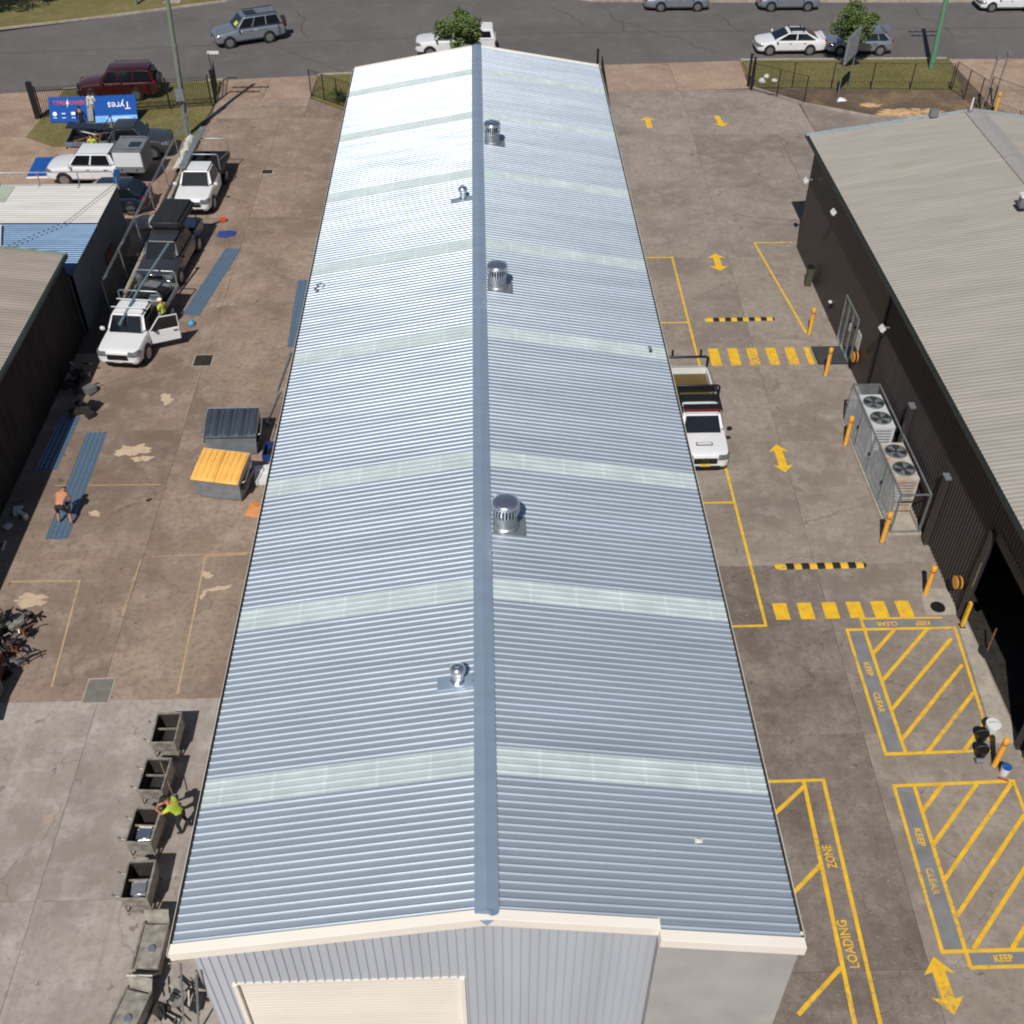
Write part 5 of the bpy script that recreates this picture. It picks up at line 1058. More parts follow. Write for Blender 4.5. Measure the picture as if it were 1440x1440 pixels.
def front_bin(x, y, deg, W, lab, lidm, n_lid):
    t = thing('front_lift_bin', lab, 'bin', (x, y, 0), R(deg)); w = W / 2; D = 1.3
    f = [(-w * .9, 0, .1), (w * .9, 0, .1), (w * .9, D, .1), (-w * .9, D, .1), (-w, -.12, 1.06), (w, -.12, 1.06), (w, D + .05, 1.4), (-w, D + .05, 1.4)]
    MB().add(f, [(0, 3, 2, 1), (0, 1, 5, 4), (1, 2, 6, 5), (2, 3, 7, 6), (3, 0, 4, 7)]).build('hopper', M_binsteel, t)
    MB().tube([f[4], f[5], f[6], f[7], f[4]], .035, 6).build('rim', M_binsteel, t)
    for k in range(n_lid):
        a = -w + .01 + (W - .02) * k / n_lid; b = a + (W - .02) / n_lid - .02; l = link('lid', None, t)
        z = lambda q: 1.1 + (q + .15) / (D + .2) * .34
        MB().add([(a, -.17, z(-.17)), (b, -.17, z(-.17)), (b, D + .06, z(D)), (a, D + .06, z(D)), (a, -.17, z(-.17) - .06), (b, -.17, z(-.17) - .06), (b, D + .06, z(D) - .05), (a, D + .06, z(D) - .05), (a, .5, z(.5) + .045), (b, .5, z(.5) + .045)], [(0, 1, 9, 8), (8, 9, 2, 3), (0, 4, 5, 1), (1, 5, 6, 2, 9), (2, 6, 7, 3), (3, 7, 4, 0, 8), (4, 7, 6, 5)]).build('lid_panel', lidm, l, bevel=.012, seg=1)
        r_ = 4 if n_lid == 2 else 2
        for j in range(r_):
            c = a + (b - a) * (j + .5) / r_
            MB().add([(c - .07, -.1, z(-.1) + .006), (c + .07, -.1, z(-.1) + .006), (c + .05, -.08, z(-.08) + .04), (c - .05, -.08, z(-.08) + .04), (c - .07, .5, z(.5) + .046), (c + .07, .5, z(.5) + .046), (c + .05, .5, z(.5) + .075), (c - .05, .5, z(.5) + .075), (c - .07, D - .02, z(D) + .004), (c + .07, D - .02, z(D) + .004), (c + .05, D - .04, z(D) + .03), (c - .05, D - .04, z(D) + .03)],
                     [(0, 1, 2, 3), (3, 2, 6, 7), (0, 3, 7, 4), (1, 5, 6, 2), (7, 6, 10, 11), (4, 7, 11, 8), (5, 9, 10, 6), (8, 11, 10, 9)]).build('lid_rib', lidm, l)
    for s in (-1, 1):
        MB().box((s * (w + .02), .62, .72), (.12, 1.1, .2)).build('lift_pocket', M_black, t, bevel=.01); MB().tube([(s * (w * .95), .1, .9), (s * (w + .13), .2, .98), (s * (w + .13), 1.0, 1.22), (s * (w * .97), 1.15, 1.25)], .022, 6).build('grab_rail', M_steel, t)
        for q in (.15, D - .15): MB().lathe([(.07, -.03), (.07, .03)], (s * w * .78, q, .07), 12, axis='x').build('castor', M_rubber, t)
    if n_lid == 4:
        for k in range(4): MB().box((-w * .97 + W * .97 * k / 3, -.16, 1.14), (.1, .08, .1)).build('hinge_lug', M_steel, t)
        MB().box((0, -.175, 1.11), (W, .03, .03)).build('front_bar', M_steel, t)
    return t
front_bin(-10.38, 35.3, 0, 2.1, 'grey front-lift bin with dark slatted lids beside the shed', M_bindark, 4)
front_bin(-10.48, 32.55, -11.7, 1.95, 'grey front-lift bin with bright yellow lids beside the shed', M_binlid, 2)
t = thing('cardboard_box', 'flattened white carton between the yellow-lidded bin and the shed', 'carton', (-8.95, 33.9, 0)); MB().box((0, 0, .12), (.75, 1.0, .22), .15).build('carton', M_white, t, bevel=.01); MB().box((0, 0, .24), (.7, .1, .012), .15).build('tape', M_cream, t)
t = thing('blue_crate', 'blue plastic crate behind the dark-lidded bin', 'crate', (-8.8, 35.3, 0)); box_open(MB(), -.35, .35, -.45, .45, .02, .35, .03).build('crate', mat('crate_blue', S(36, 56, 120), .5), t); MB().box((0, 0, .08), (.5, .6, .1)).build('contents', M_black, t)
t = thing('orange_rug', 'orange dropped cloth at the shed wall by the yellow-lidded bin', 'cloth', (-9.0, 31.9, .01)); MB().add([(-.4, -.3, .0), (.3, -.5, .01), (.45, .4, .02), (.0, .1, .1), (-.3, .5, .01)], [(0, 1, 3), (1, 2, 3), (2, 4, 3), (4, 0, 3)]).build('cloth', mat('orange_cloth', S(206, 138, 84), .9), t)
def cart(x, y, deg, lab, inside=M_hop, load=None):
    t = thing('steel_stillage', lab, 'cart', (x, y, 0), R(deg), 'steel carts in a row beside the shed'); w, l, z = .36, .56, .92
    mb = MB(); mb.add([(-w, -l, z), (w, -l, z), (w, l, z), (-w, l, z), (-w * .8, -l * .75, .42), (w * .8, -l * .75, .42), (w * .8, l * .8, .36), (-w * .8, l * .8, .36)], [(0, 4, 5, 1), (1, 5, 6, 2), (2, 6, 7, 3), (3, 7, 4, 0), (4, 7, 6, 5)]); mb.build('hopper', inside, t)
    for a, b in (((-w, -l), (w, -l)), ((w, -l), (w, l)), ((w, l), (-w, l)), ((-w, l), (-w, -l))): MB().box(((a[0] + b[0]) / 2, (a[1] + b[1]) / 2, z), (abs(a[0] - b[0]) + .05, abs(a[1] - b[1]) + (-.05 if a[0] == b[0] else .05), .06)).build('rim', M_old, t)
    for sx in (-1, 1):
        for sy in (-1, 1): MB().box((sx * (w - .02), sy * (l - .03), .46), (.05, .05, .9)).build('leg', M_old, t)
    for z2 in (.14, .5): MB().box((0, -l + .03, z2), (2 * w, .04, .05)).build('stretcher', M_old, t)
    MB().box((0, -l + .02, .7), (2 * w - .04, .02, .38)).build('front_plate', M_old, t); MB().box((0, 0, .12), (2 * w - .06, 2 * l - .08, .03)).build('lower_shelf', M_old, t)
    MB().box((w - .005, 0, .62), (.02, 2 * l - .1, .5)).build('side_plate', M_old, t)
    for q in (-l * .85, l * .35): MB().tube([(-w, q, z), (-w - .14, q, z + .02), (-w - .2, q, z + .12)], .025, 6).build('handle', M_old, t)
    MB().box((0, l * .15, .75), (2 * w - .1, .04, .06)).build('divider', M_old, t)
    if load:
        MB().box((.02, -.1, .6), (w * 1.3, l * .9, .25), .1).build('load', load, t, bevel=.06, seg=3)
cart(-10.05, 20.95, 0, 'empty dark steel cart furthest up the row beside the shed'); cart(-10.05, 19.25, -3, 'dark steel cart second in the row, with a shovel leaning on it')
cart(-10.0, 17.55, -4, 'steel cart with silver load, next to the hi-vis worker', load=M_bright); cart(-9.78, 15.85, 0, 'steel cart with silver load, the last upright one in the row', load=M_steel)
def cart_lying(x, y, deg, lab):
    t = thing('steel_stillage', lab, 'cart', (x, y, 0), R(deg))
    MB().box((0, 0, .3), (.62, 1.2, .5)).build('hopper', M_old, t, bevel=.02); MB().box((-.02, .72, .5), (.66, .04, .7), rx=-.5).build('end_plate', M_old, t); MB().box((0, -.74, .5), (.66, .04, .72), rx=.55).build('end_plate', M_old, t)
    MB().box((0, -.72, .52), (.6, .06, .05), rx=.55).build('rib', M_old, t); MB().lathe([(.1, .55), (.1, .6), (.04, .6)], (.05, -.1, 0), 12).build('spigot', M_steel, t)
    for s in (-1, 1): MB().box((s * .33, 0, .58), (.05, 1.3, .06)).build('rim', M_old, t)
cart_lying(-9.15, 14.15, -2, 'pale steel cart tipped on its back below the row of carts'); cart_lying(-9.35, 12.35, -14, 'steel cart at the bottom edge of the picture, partly cut off')
t = thing('shovel', 'long-handled shovel leaning on the second cart', 'shovel', (-9.55, 19.2, 0)); MB().tube([(-.4, .45, 1.0), (.1, -.5, .75)], .018, 6).build('handle', M_wood, t); MB().lathe([(.02, 0), (.12, .03), (.13, .06), (.03, .07)], (.18, -.62, .66), 10).build('blade', M_old, t)
t = thing('scrap_heap', 'tangled black metal scrap heap at the near left corner of the shed', 'scrap', (-8.15, 12.9, 0))
for i in range(26):
    a = Vector((random.uniform(-.6, .6), random.uniform(-.6, .6), random.uniform(.02, .35))); b = a + Vector((random.uniform(-.5, .5), random.uniform(-.5, .5), random.uniform(-.1, .25))); b.z = max(.03, b.z)
    (MB().tube([a, b], random.uniform(.015, .035), 5) if i % 3 else MB().box(a, (.45, .3, .03), random.uniform(0, 3), rx=random.uniform(-.4, .4))).build('scrap_piece', random.choice([M_black, M_hop, M_old, M_tarp]), t)
for i, (x, y) in enumerate(((-7.35, 11.95), (-7.85, 12.6))):
    t = thing('steel_prop', ('galvanised prop leaning against the near gable wall, nearer the door' if i == 0 else 'galvanised prop leaning at the left gable corner by the scrap'), 'prop', (x, y - 1.1, 0)); MB().tube([(0, 0, .0), (.75 if i == 0 else .6, .45, 4.9 if i == 0 else 4.0)], .028, 8).build('tube', M_steel, t); MB().box((0, 0, .02), (.22, .22, .03)).build('foot', M_steel, t)
# scrap and shade clutter on the far left
t = thing('rubbish_pile', 'jumbled pile of pipes, offcuts and rusty crates at the left edge', 'rubbish', (-16.3, 25.0, 0))
for i in range(95):
    a = Vector((random.uniform(-.9, .6), random.uniform(-1.1, 1.5), random.uniform(.03, .6))); b = a + Vector((random.uniform(-.6, .6), random.uniform(-.6, .6), random.uniform(-.3, .35))); b.z = max(.04, b.z)
    (MB().tube([a, (a + b) / 2 + Vector((.05, .05, .05)), b], random.uniform(.015, .045), 5) if i % 3 else MB().box(a, (random.uniform(.15, .6), random.uniform(.1, .45), random.uniform(.03, .2)), random.uniform(0, 3), rx=random.uniform(-.5, .5))).build('offcut', random.choice([M_black, M_old, M_rust, M_tarp, M_navy, M_hop, M_black, M_hop, M_steel]), t)
for k in range(3): MB().box((-.55 + .2 * k, -.9, .35), (.14, 1.1, .12), .1).build('crate_slat', M_rust, t)
box_open(MB(), -.9, .1, -1.6, -.6, .02, .7, .06).build('rusty_crate', M_rust, t)
t = thing('skip_container', 'dark grey steel container cut off by the left frame edge', 'container', (-17.1, 21.9, 0), R(-6)); box_open(MB(), -1, 1.0, -2.6, 1.5, .05, 1.25, .06).build('tub', M_grey, t); MB().box((0.3, .3, 1.27), (1.5, 2.2, .05), .2, ry=.1).build('lid', M_char, t); MB().tube([(1.03, -2.5, 1.2), (1.03, 1.4, 1.2)], .05, 6).build('rim', M_steel, t)
def clutter(name, lab, x, y, n, sx, sy, ms, hz=.4):
    t = thing(name, lab, 'clutter', (x, y, 0))
    for i in range(n):
        a = Vector((random.uniform(-sx, sx), random.uniform(-sy, sy), random.uniform(.03, hz))); b = a + Vector((random.uniform(-.5, .5), random.uniform(-.5, .5), random.uniform(-.2, .3))); b.z = max(.03, b.z)
        (MB().tube([a, b], random.uniform(.02, .05), 6) if i % 2 else MB().box(a, (random.uniform(.15, .5), random.uniform(.15, .5), random.uniform(.1, .3)), random.uniform(0, 3))).build('piece', random.choice(ms), t)
clutter('engine_parts', 'heap of black engine parts in the shade of the old workshop', -17.9, 40.6, 16, .6, .9, [M_black, M_rubber, M_hop, M_steel], .6)
clutter('wire_offcuts', 'tangle of black wire offcuts at the edge of the workshop shade', -17.4, 38.4, 9, .5, .5, [M_black, M_hop], .2)
clutter('shade_litter', 'small bits of litter in the dark shade at the left edge', -18.2, 31.5, 8, .4, 1.6, [M_grey, M_navy, M_hop, M_shirt], .12)
def pit(x, y, w, l, lab, m):
    t = thing('drain_cover', lab, 'drain cover', (x, y, 0)); MB().box((0, 0, .004), (w + .12, l + .12, .012)).build('frame', M_kerb, t)
    MB().box((0, 0, .008), (w, l, .014)).build('cover', m, t)
    for k in range(5): MB().box((0, -l / 2 + l * (k + .5) / 5, .017), (w * .92, .03, .008)).build('cover_rib', m, t)
pit(-12.88, 42.2, .78, .85, 'dark steel grate pit cover in the middle of the left yard', M_hop); pit(-12.9, 23.2, .8, .95, 'grey pit cover on the slab joint near the carts', mat('pit_grey', S(116, 112, 106), .8)); pit(-12.6, 61.6, .6, .5, 'small dark pit cover far up the left yard', M_hop)
def spill(x, y, r, lab, sx=1., m=M_spill, rot=0):
    n = 64; ph = [random.uniform(0, 6.28) for _ in range(5)]; rs = [r * (1 + .3 * math.sin(2 * a + ph[0]) + .16 * math.sin(5 * a + ph[1]) + .1 * math.sin(9 * a + ph[2]) + .07 * math.sin(17 * a + ph[3]) + random.uniform(-.06, .06)) for a in [2 * math.pi * i / n for i in range(n)]]
    o = MB().add([(rs[i] * math.cos(2 * math.pi * i / n) * sx, rs[i] * math.sin(2 * math.pi * i / n), 0) for i in range(n)] + [(0, 0, .006)], [(i, (i + 1) % n, n) for i in range(n)]).build('plaster_spill', m, None, loc=(x, y, .006), rz=rot); tag(o, lab, 'spill', 'dried spills on the left yard')
spill(-13.95, 39.3, .34, 'cream dried spill in front of the dark-lidded bin', .8); spill(-14.6, 35.75, .42, 'large cream dried spill right of the long roofing sheet', 1.3); spill(-14.1, 35.2, .22, 'small cream spill touching the large one', 1.5)
spill(-16.3, 27.35, .26, 'pale smeared spill streak at the left edge above the rubbish pile', 2.6); spill(-10.3, 28.45, .16, 'cream spill blob just inside the worn line corner', 1.3); spill(-9.75, 27.75, .12, 'thin pale spill streak near the shed wall', 3.2, rot=.3); spill(-10.25, 27.45, .2, 'upright pale spill below the blob by the shed', .45)
M_sand = mat('builders_sand', S(196, 160, 116), .95, 0, .1, 2, .6, 25); worn(M_sand, S(104, 92, 80), .9, 2.5)
for x, y, r, sx, lab in ((27.6, 69.0, .75, 3.0, 'pale sand spread along the kerb in the soil bed'), (25.3, 70.3, .35, 2.0, 'small pale sand patch near the advertising board posts')):
    n = 48; o = MB().add([(r * sx * (1 + random.uniform(-.25, .25)) * math.cos(2 * math.pi * i / n), r * (1 + random.uniform(-.25, .25)) * math.sin(2 * math.pi * i / n), .0) for i in range(n)] + [(0, 0, .07)], [(i, (i + 1) % n, n) for i in range(n)]).build('sand_patch', M_sand, None, loc=(x, y, .026), rz=-.05); tag(o, lab, 'sand')
spill(-11.4, 36.7, .22, 'pale scuffed spill left of the dark-lidded bin', 1.8, rot=.6); spill(-15.2, 31.9, .14, 'small pale spill by the shirtless man', 1.8)
t = thing('blue_tarp', 'crumpled dark blue tarp on the concrete beside the dark pickup', 'tarp', (-13.75, 54.1, .0)); mb = MB(); pts = [(-.5, -.3, .02), (.0, -.42, .03), (.48, -.2, .02), (.5, .25, .03), (.1, .38, .02), (-.45, .3, .02), (-.2, -.05, .14), (.15, .05, .18), (.3, .0, .08)]
mb.add(pts, [(0, 1, 6), (1, 7, 6), (1, 2, 8), (1, 8, 7), (2, 3, 8), (3, 7, 8), (3, 4, 7), (4, 6, 7), (4, 5, 6), (5, 0, 6)]).build('sheet', mat('tarp_blue', S(44, 62, 128), .7), t, smooth=70)
t = thing('leaf_blower', 'orange petrol saw lying on the concrete ahead of the dark pickup', 'power tool', (-14.25, 55.4, 0)); MB().box((.1, .1, .14), (.32, .24, .24), .4).build('motor', mat('tool_orange', S(206, 86, 44), .5), t, bevel=.04); MB().tube([(0, 0, .12), (-.45, -.25, .06), (-.6, -.35, .05)], .035, 6).build('bar', M_black, t)
t = thing('blue_bag', 'small light-blue bag behind the open door of the white utility', 'bag', (-13.95, 45.2, 0)); MB().lathe([(.1, 0), (.17, .06), (.15, .18), (.04, .26)], n=10).build('bag', mat('light_blue', S(70, 146, 190), .6), t, smooth=50)
t = thing('dropped_glove', 'small black glove on the concrete left of the yellow-lidded bin', 'glove', (-13.3, 32.6, .0)); MB().box((0, 0, .02), (.14, .1, .035), .5).build('palm', M_black, t, bevel=.012); [MB().tube([(.04 + .0 * k, .03, .02), (.08 + .02 * k, .13 - .02 * k, .018)], .014, 5).build('finger', M_black, t) for k in range(4)]
t = thing('white_tarp', 'bunched white plastic tarp draped on the boundary edging', 'tarp', (-17.75, 63.6, .25)); mb = MB(); random.seed(3)
pts = [(random.uniform(-.3, .3), -2.2 + .3 * (i // 3) + random.uniform(-.1, .1), (.02, .2, .05)[i % 3] + random.uniform(-.02, .08)) for i in range(48)]; pts = [((-.25, 0, .25)[i % 3] + p[0] * .3, p[1], p[2]) for i, p in enumerate(pts)]
mb.add(pts, [(3 * j + k, 3 * j + k + 1, 3 * j + k + 4, 3 * j + k + 3) for j in range(15) for k in range(2)]).build('sheet', M_shirt, t, smooth=60)
t = thing('clear_plastic', 'heap of clear wrapping plastic beside the white-roofed workshop corner', 'plastic', (-18.25, 55.2, 0)); MB().lathe([(.6, 0), (.7, .15), (.5, .4), (.2, .5), (.05, .48)], n=9).build('wrap', mat('milky_wrap', S(170, 168, 164), .3, 0, .2, 4), t); MB().box((.2, .6, .1), (.7, .5, .15), .4).build('folded_wrap', M_shirt, t, bevel=.04)
t = thing('sign_board', 'flat blue sign panel leaning on boards on the neighbour forecourt', 'panel', (-25.6, 62.3, 0), R(2)); MB().box((0, .0, .16), (1.7, 2.3, .05), ry=0, rx=R(3)).build('panel', M_bluetarp, t); MB().box((0, -1.15, .06), (1.7, .1, .1)).build('bearer', M_cream, t)
# blue banners by the fence
def banner(x, y, w, h, tilt, rz, lab, words, lower=None):
    t = thing('banner_sign', lab, 'banner', (x, y, .05), R(rz), 'blue tyre-shop banners')
    MB().box((0, 0, h / 2), (w, .04, h)).build('board', M_bluetarp, t); t.rotation_euler = (R(tilt), 0, R(rz))
    if lower: MB().box((0, -.03, .2), (w, .03, .4)).build('lower_strip', mat('banner_light', S(70, 150, 220), .5), t)
    for txt, size, px_, pz, m, rot, sx in words:
        o = link('lettering', text_mesh(txt, size, m, .004), t, (px_, -.055, pz)); o.rotation_euler = (R(90), R(rot), 0); o.scale = (sx, 1, 1)
    return t
M_rw = mat('sign_red', S(214, 40, 44), .5); M_ww = mat('sign_white', S(232, 234, 238), .5)
t = banner(-26.05, 69.0, 2.35, 1.5, -28, 1, 'blue banner with red wording, white bolt and white icons', [('TYRE', .36, -.5, 1.12, M_rw, 0, 1.0), ('POWER', .36, .55, 1.12, M_rw, 0, .9)])
MB().add([(.06, -.06, 1.38), (-.1, -.06, 1.08), (.0, -.06, 1.1), (-.05, -.06, .84), (.12, -.06, 1.16), (.02, -.06, 1.14)], [(0, 1, 2, 5), (5, 2, 3, 4)]).build('bolt', M_ww, t)
for q in (-.85, -.3, .3, .75): MB().lathe([(.13, -.006), (.13, .006)], (q, -.05, .48), 14, axis='y').build('icon', M_ww, t) if q in (-.85,) else MB().box((q, -.05, .5), (.24 if q > -.5 else .3, .012, .18 if q > 0 else .06)).build('icon', M_ww, t); MB().box((q, -.05, .25), (.24, .012, .04)).build('icon_caption', M_ww, t)
MB().box((1.35, 0, .75), (.35, .05, 1.45)).build('grey_edge', M_grey, t)
banner(-23.05, 68.9, 2.6, 1.6, -30, 4, 'blue banner hung upside down reading Tyres over a light blue strip', [('Tyres', .62, .25, 1.0, M_ww, 180, 1.), ('Mechanical', .36, .2, .2, M_ww, 180, 1.)], True)

# ---------------------------------------------------------------- people
def person(name, lab, loc, deg, J, top, bottom, arms='skin', hat=None, hairm=None, feet=None):
    V = ['pelvis', 'waist', 'chest', 'neck', 'head', 'crown', 'lsh', 'lel', 'lwr', 'lha', 'rsh', 'rel', 'rwr', 'rha', 'lhip', 'lkn', 'lan', 'lto', 'rhip', 'rkn', 'ran', 'rto']
    Rd = dict(pelvis=.15, waist=.135, chest=.16, neck=.06, head=.105, crown=.075, lsh=.075, lel=.05, lwr=.034, lha=.042, rsh=.075, rel=.05, rwr=.034, rha=.042, lhip=.095, lkn=.062, lan=.048, lto=.045, rhip=.095, rkn=.062, ran=.048, rto=.045)
    E_ = [('pelvis', 'waist'), ('waist', 'chest'), ('chest', 'neck'), ('neck', 'head'), ('head', 'crown'), ('chest', 'lsh'), ('lsh', 'lel'), ('lel', 'lwr'), ('lwr', 'lha'), ('chest', 'rsh'), ('rsh', 'rel'), ('rel', 'rwr'), ('rwr', 'rha'), ('pelvis', 'lhip'), ('lhip', 'lkn'), ('lkn', 'lan'), ('lan', 'lto'), ('pelvis', 'rhip'), ('rhip', 'rkn'), ('rkn', 'ran'), ('ran', 'rto')]
    P = dict(J)
    for s in 'lr':
        k = -1 if s == 'l' else 1
        P.setdefault(s + 'ha', tuple(Vector(P[s + 'wr']) + (Vector(P[s + 'wr']) - Vector(P[s + 'el'])).normalized() * .09))
        P.setdefault(s + 'to', (P[s + 'an'][0] + k * .02, P[s + 'an'][1] + .15, .045))
    P.setdefault('waist', tuple((Vector(P['pelvis']) + Vector(P['chest'])) / 2)); P.setdefault('crown', tuple(Vector(P['head']) + (Vector(P['head']) - Vector(P['neck'])).normalized() * .09))
    me = bpy.data.meshes.new('body'); me.from_pydata([P[v] for v in V], [(V.index(a), V.index(b)) for a, b in E_], [])
    o = bpy.data.objects.new('body', me); COL.objects.link(o)
    o.modifiers.new('skin', 'SKIN'); sm = o.modifiers.new('sub', 'SUBSURF'); sm.levels = sm.render_levels = 2
    if not me.skin_vertices: bpy.context.view_layer.objects.active = o; bpy.ops.mesh.customdata_skin_add()
    for v, sv in zip(V, me.skin_vertices[0].data): sv.radius = (Rd[v], Rd[v] * (.72 if v in ('pelvis', 'waist', 'chest') else 1)); sv.use_root = v == 'pelvis'
    bpy.context.view_layer.update(); m2 = bpy.data.meshes.new_from_object(o.evaluated_get(bpy.context.evaluated_depsgraph_get())); bpy.data.objects.remove(o)
    # fingers, nose and ears grow out of the same surface
    bm = bmesh.new(); bm.from_mesh(m2); tmp = MB()
    for s in 'lr':
        h = Vector(P[s + 'ha']); d = (h - Vector(P[s + 'wr'])).normalized(); u = d.cross(Vector((0, 0, 1))); u = u.normalized() if u.length > .1 else Vector((1, 0, 0)); n_ = d.cross(u)
        for k, ln in enumerate((.07, .085, .08, .062)): b_ = h + u * (.03 - .02 * k); tmp.tube([b_, b_ + d * ln * .6 + n_ * .01, b_ + d * ln + n_ * .03], .0095, 5, r2=.007)
        tmp.tube([h - d * .04 + u * .03, h + u * .065 - d * .0, h + u * .075 + d * .04], .011, 5, r2=.008)
    hd = Vector(P['head']); up = (Vector(P['crown']) - Vector(P['neck'])).normalized(); fw = Vector((0, 1, 0)); fw = (fw - up * fw.dot(up)); fw = fw.normalized() if fw.length > .2 else Vector((0, 0, -1)); sd_ = up.cross(fw)
    tmp.tube([hd + fw * .09 + up * .02, hd + fw * .118 - up * .02], .012, 5, r2=.018)
    for s in (-1, 1): tmp.box(hd + sd_ * s * .1, (.02, .04, .06))
    tm = tmp.mesh('x', []) if False else None
    vs = [bm.verts.new(v) for v in tmp.v]
    for f in tmp.f:
        try: bm.faces.new([vs[i] for i in f])
        except ValueError: pass
    segs = [(Vector(P[a]), Vector(P[b]), a, b) for a, b in E_]
    MS = [M_skin, top, bottom, feet or M_boot]
    for f in bm.faces:
        f.smooth = True; c = f.calc_center_median(); best = None
        for a, b, na, nb in segs:
            ab = b - a; tt = max(0, min(1, (c - a).dot(ab) / max(1e-6, ab.length_squared))); dd = (a + ab * tt - c).length
            if best is None or dd < best[0]: best = (dd, na, nb, tt)
        _, na, nb, tt = best; mi = 0
        if nb in ('waist', 'lsh', 'rsh') or (na, nb) == ('waist', 'chest') or ((na, nb) == ('chest', 'neck') and tt < .45): mi = 1
        if nb in ('lel', 'rel') and (arms == 'long' or tt < .55 and arms != 'bare'): mi = 1
        if nb in ('lwr', 'rwr') and arms == 'long': mi = 1
        if nb in ('lhip', 'rhip') or (nb == 'waist' and tt < .35) or nb in ('lkn', 'rkn') : mi = 2
        if nb in ('lan', 'ran') and hat != 'shorts': mi = 2
        if nb in ('lto', 'rto'): mi = 3
        f.material_index = mi
    m2.materials.clear(); [m2.materials.append(x) for x in MS]; bm.to_mesh(m2); bm.free()
    t = thing(name, lab, 'person', loc, R(deg)); link('body', m2, t)
    # hair or cap
    hm = hairm or M_hair; mb = MB(); n = 12; rings = []
    for i in range(5):
        a = i * math.pi / 2 / 4 * 1.0
        for j in range(n):
            b_ = 2 * math.pi * j / n; rings.append(hd + up * (.02 + .118 * math.sin(a)) + (sd_ * math.cos(b_) + fw * math.sin(b_) * 1.08 - fw * .012) * .118 * max(.05, math.cos(a)))
    mb.add(rings, [(i * n + j, i * n + (j + 1) % n, (i + 1) * n + (j + 1) % n, (i + 1) * n + j) for i in range(4) for j in range(n)])
    if hairm: mb.add([hd + fw * .1 + sd_ * .08 + up * .03, hd + fw * .21 + sd_ * .06 + up * .02, hd + fw * .21 - sd_ * .06 + up * .02, hd + fw * .1 - sd_ * .08 + up * .03], [(0, 1, 2, 3)])
    mb.build('cap' if hairm else 'hair', hm, t, smooth=70); return t
stand = dict(pelvis=(0, 0, .95), chest=(0, 0, 1.33), neck=(0, 0, 1.52), head=(0, .03, 1.64), lsh=(-.19, 0, 1.43), rsh=(.19, 0, 1.43), lel=(-.26, .02, 1.14), rel=(.26, .02, 1.14), lwr=(-.24, .16, .93), rwr=(.24, .16, .93), lhip=(-.1, 0, .9), rhip=(.1, 0, .9), lkn=(-.12, .03, .5), rkn=(.12, .03, .5), lan=(-.13, 0, .09), ran=(.13, 0, .09))
bent = dict(pelvis=(0, -.05, .88), chest=(0, .32, 1.12), neck=(0, .5, 1.17), head=(0, .63, 1.14), lsh=(-.19, .4, 1.13), rsh=(.19, .4, 1.13), lel=(-.26, .47, .84), rel=(.26, .47, .84), lwr=(-.14, .55, .6), rwr=(.15, .55, .6), lhip=(-.11, -.05, .84), rhip=(.11, -.05, .84), lkn=(-.22, .1, .48), rkn=(.22, .08, .48), lan=(-.24, 0, .1), ran=(.26, -.05, .1))
person('person', 'bare-backed person in dark shorts bending over the long roofing sheet', (-16.15, 31.35, .03), -4, bent, M_skin, M_cloth, 'bare', 'shorts')
t = thing('cutting_tool', 'grey power shears held over the roofing sheet by the bending person', 'power tool', (-16.15, 31.9, .34)); MB().box((0, 0, .12), (.16, .3, .2)).build('motor', M_steel, t, bevel=.03); MB().lathe([(.13, -.02), (.13, .02)], (0, .1, -.1), 16, axis='x').build('blade', M_grey, t); MB().tube([(-.15, 0, .25), (.15, 0, .25)], .02, 6).build('grip', M_black, t)
reach = dict(stand); reach.update(pelvis=(0, -.08, .9), chest=(0, .1, 1.22), neck=(0, .22, 1.38), head=(0, .3, 1.48), lsh=(-.19, .14, 1.3), rsh=(.19, .14, 1.3), lel=(-.24, .36, 1.1), rel=(.22, .36, 1.08), lwr=(-.1, .56, 1.0), rwr=(.12, .56, 1.0), lhip=(-.1, -.08, .86), rhip=(.1, -.08, .86), lkn=(-.14, .06, .48), rkn=(.13, -.02, .47), lan=(-.15, .0, .09), ran=(.14, -.2, .09))
person('person', 'worker in hi-vis yellow and orange shirt and dark cap leaning over the carts', (-9.1, 17.95, 0), 78, reach, M_hivis, M_cloth, 'skin', None, M_hair)
t = bpy.data.objects.get('person.001') 
person('person', 'worker in hi-vis shirt standing inside the open door of the white utility', (-15.0, 44.75, 0), 60, dict(stand), M_hivis, M_cloth, 'skin', None, M_cream)
person('person', 'person in dark clothes standing on the lawn before the blue banners', (-24.6, 67.2, 0), 10, dict(stand), M_cloth, M_cloth, 'long')
person('person', 'person in pale shirt standing between the two blue banners', (-24.55, 69.55, 0), 170, dict(stand), M_shirt, mat('khaki', S(120, 112, 88), .9), 'long')
person('person', 'person in lime hi-vis vest beside the gear-loaded dark utility', (-22.85, 63.1, 0), 0, dict(stand), M_hivis, M_cloth, 'skin', None, M_hair)

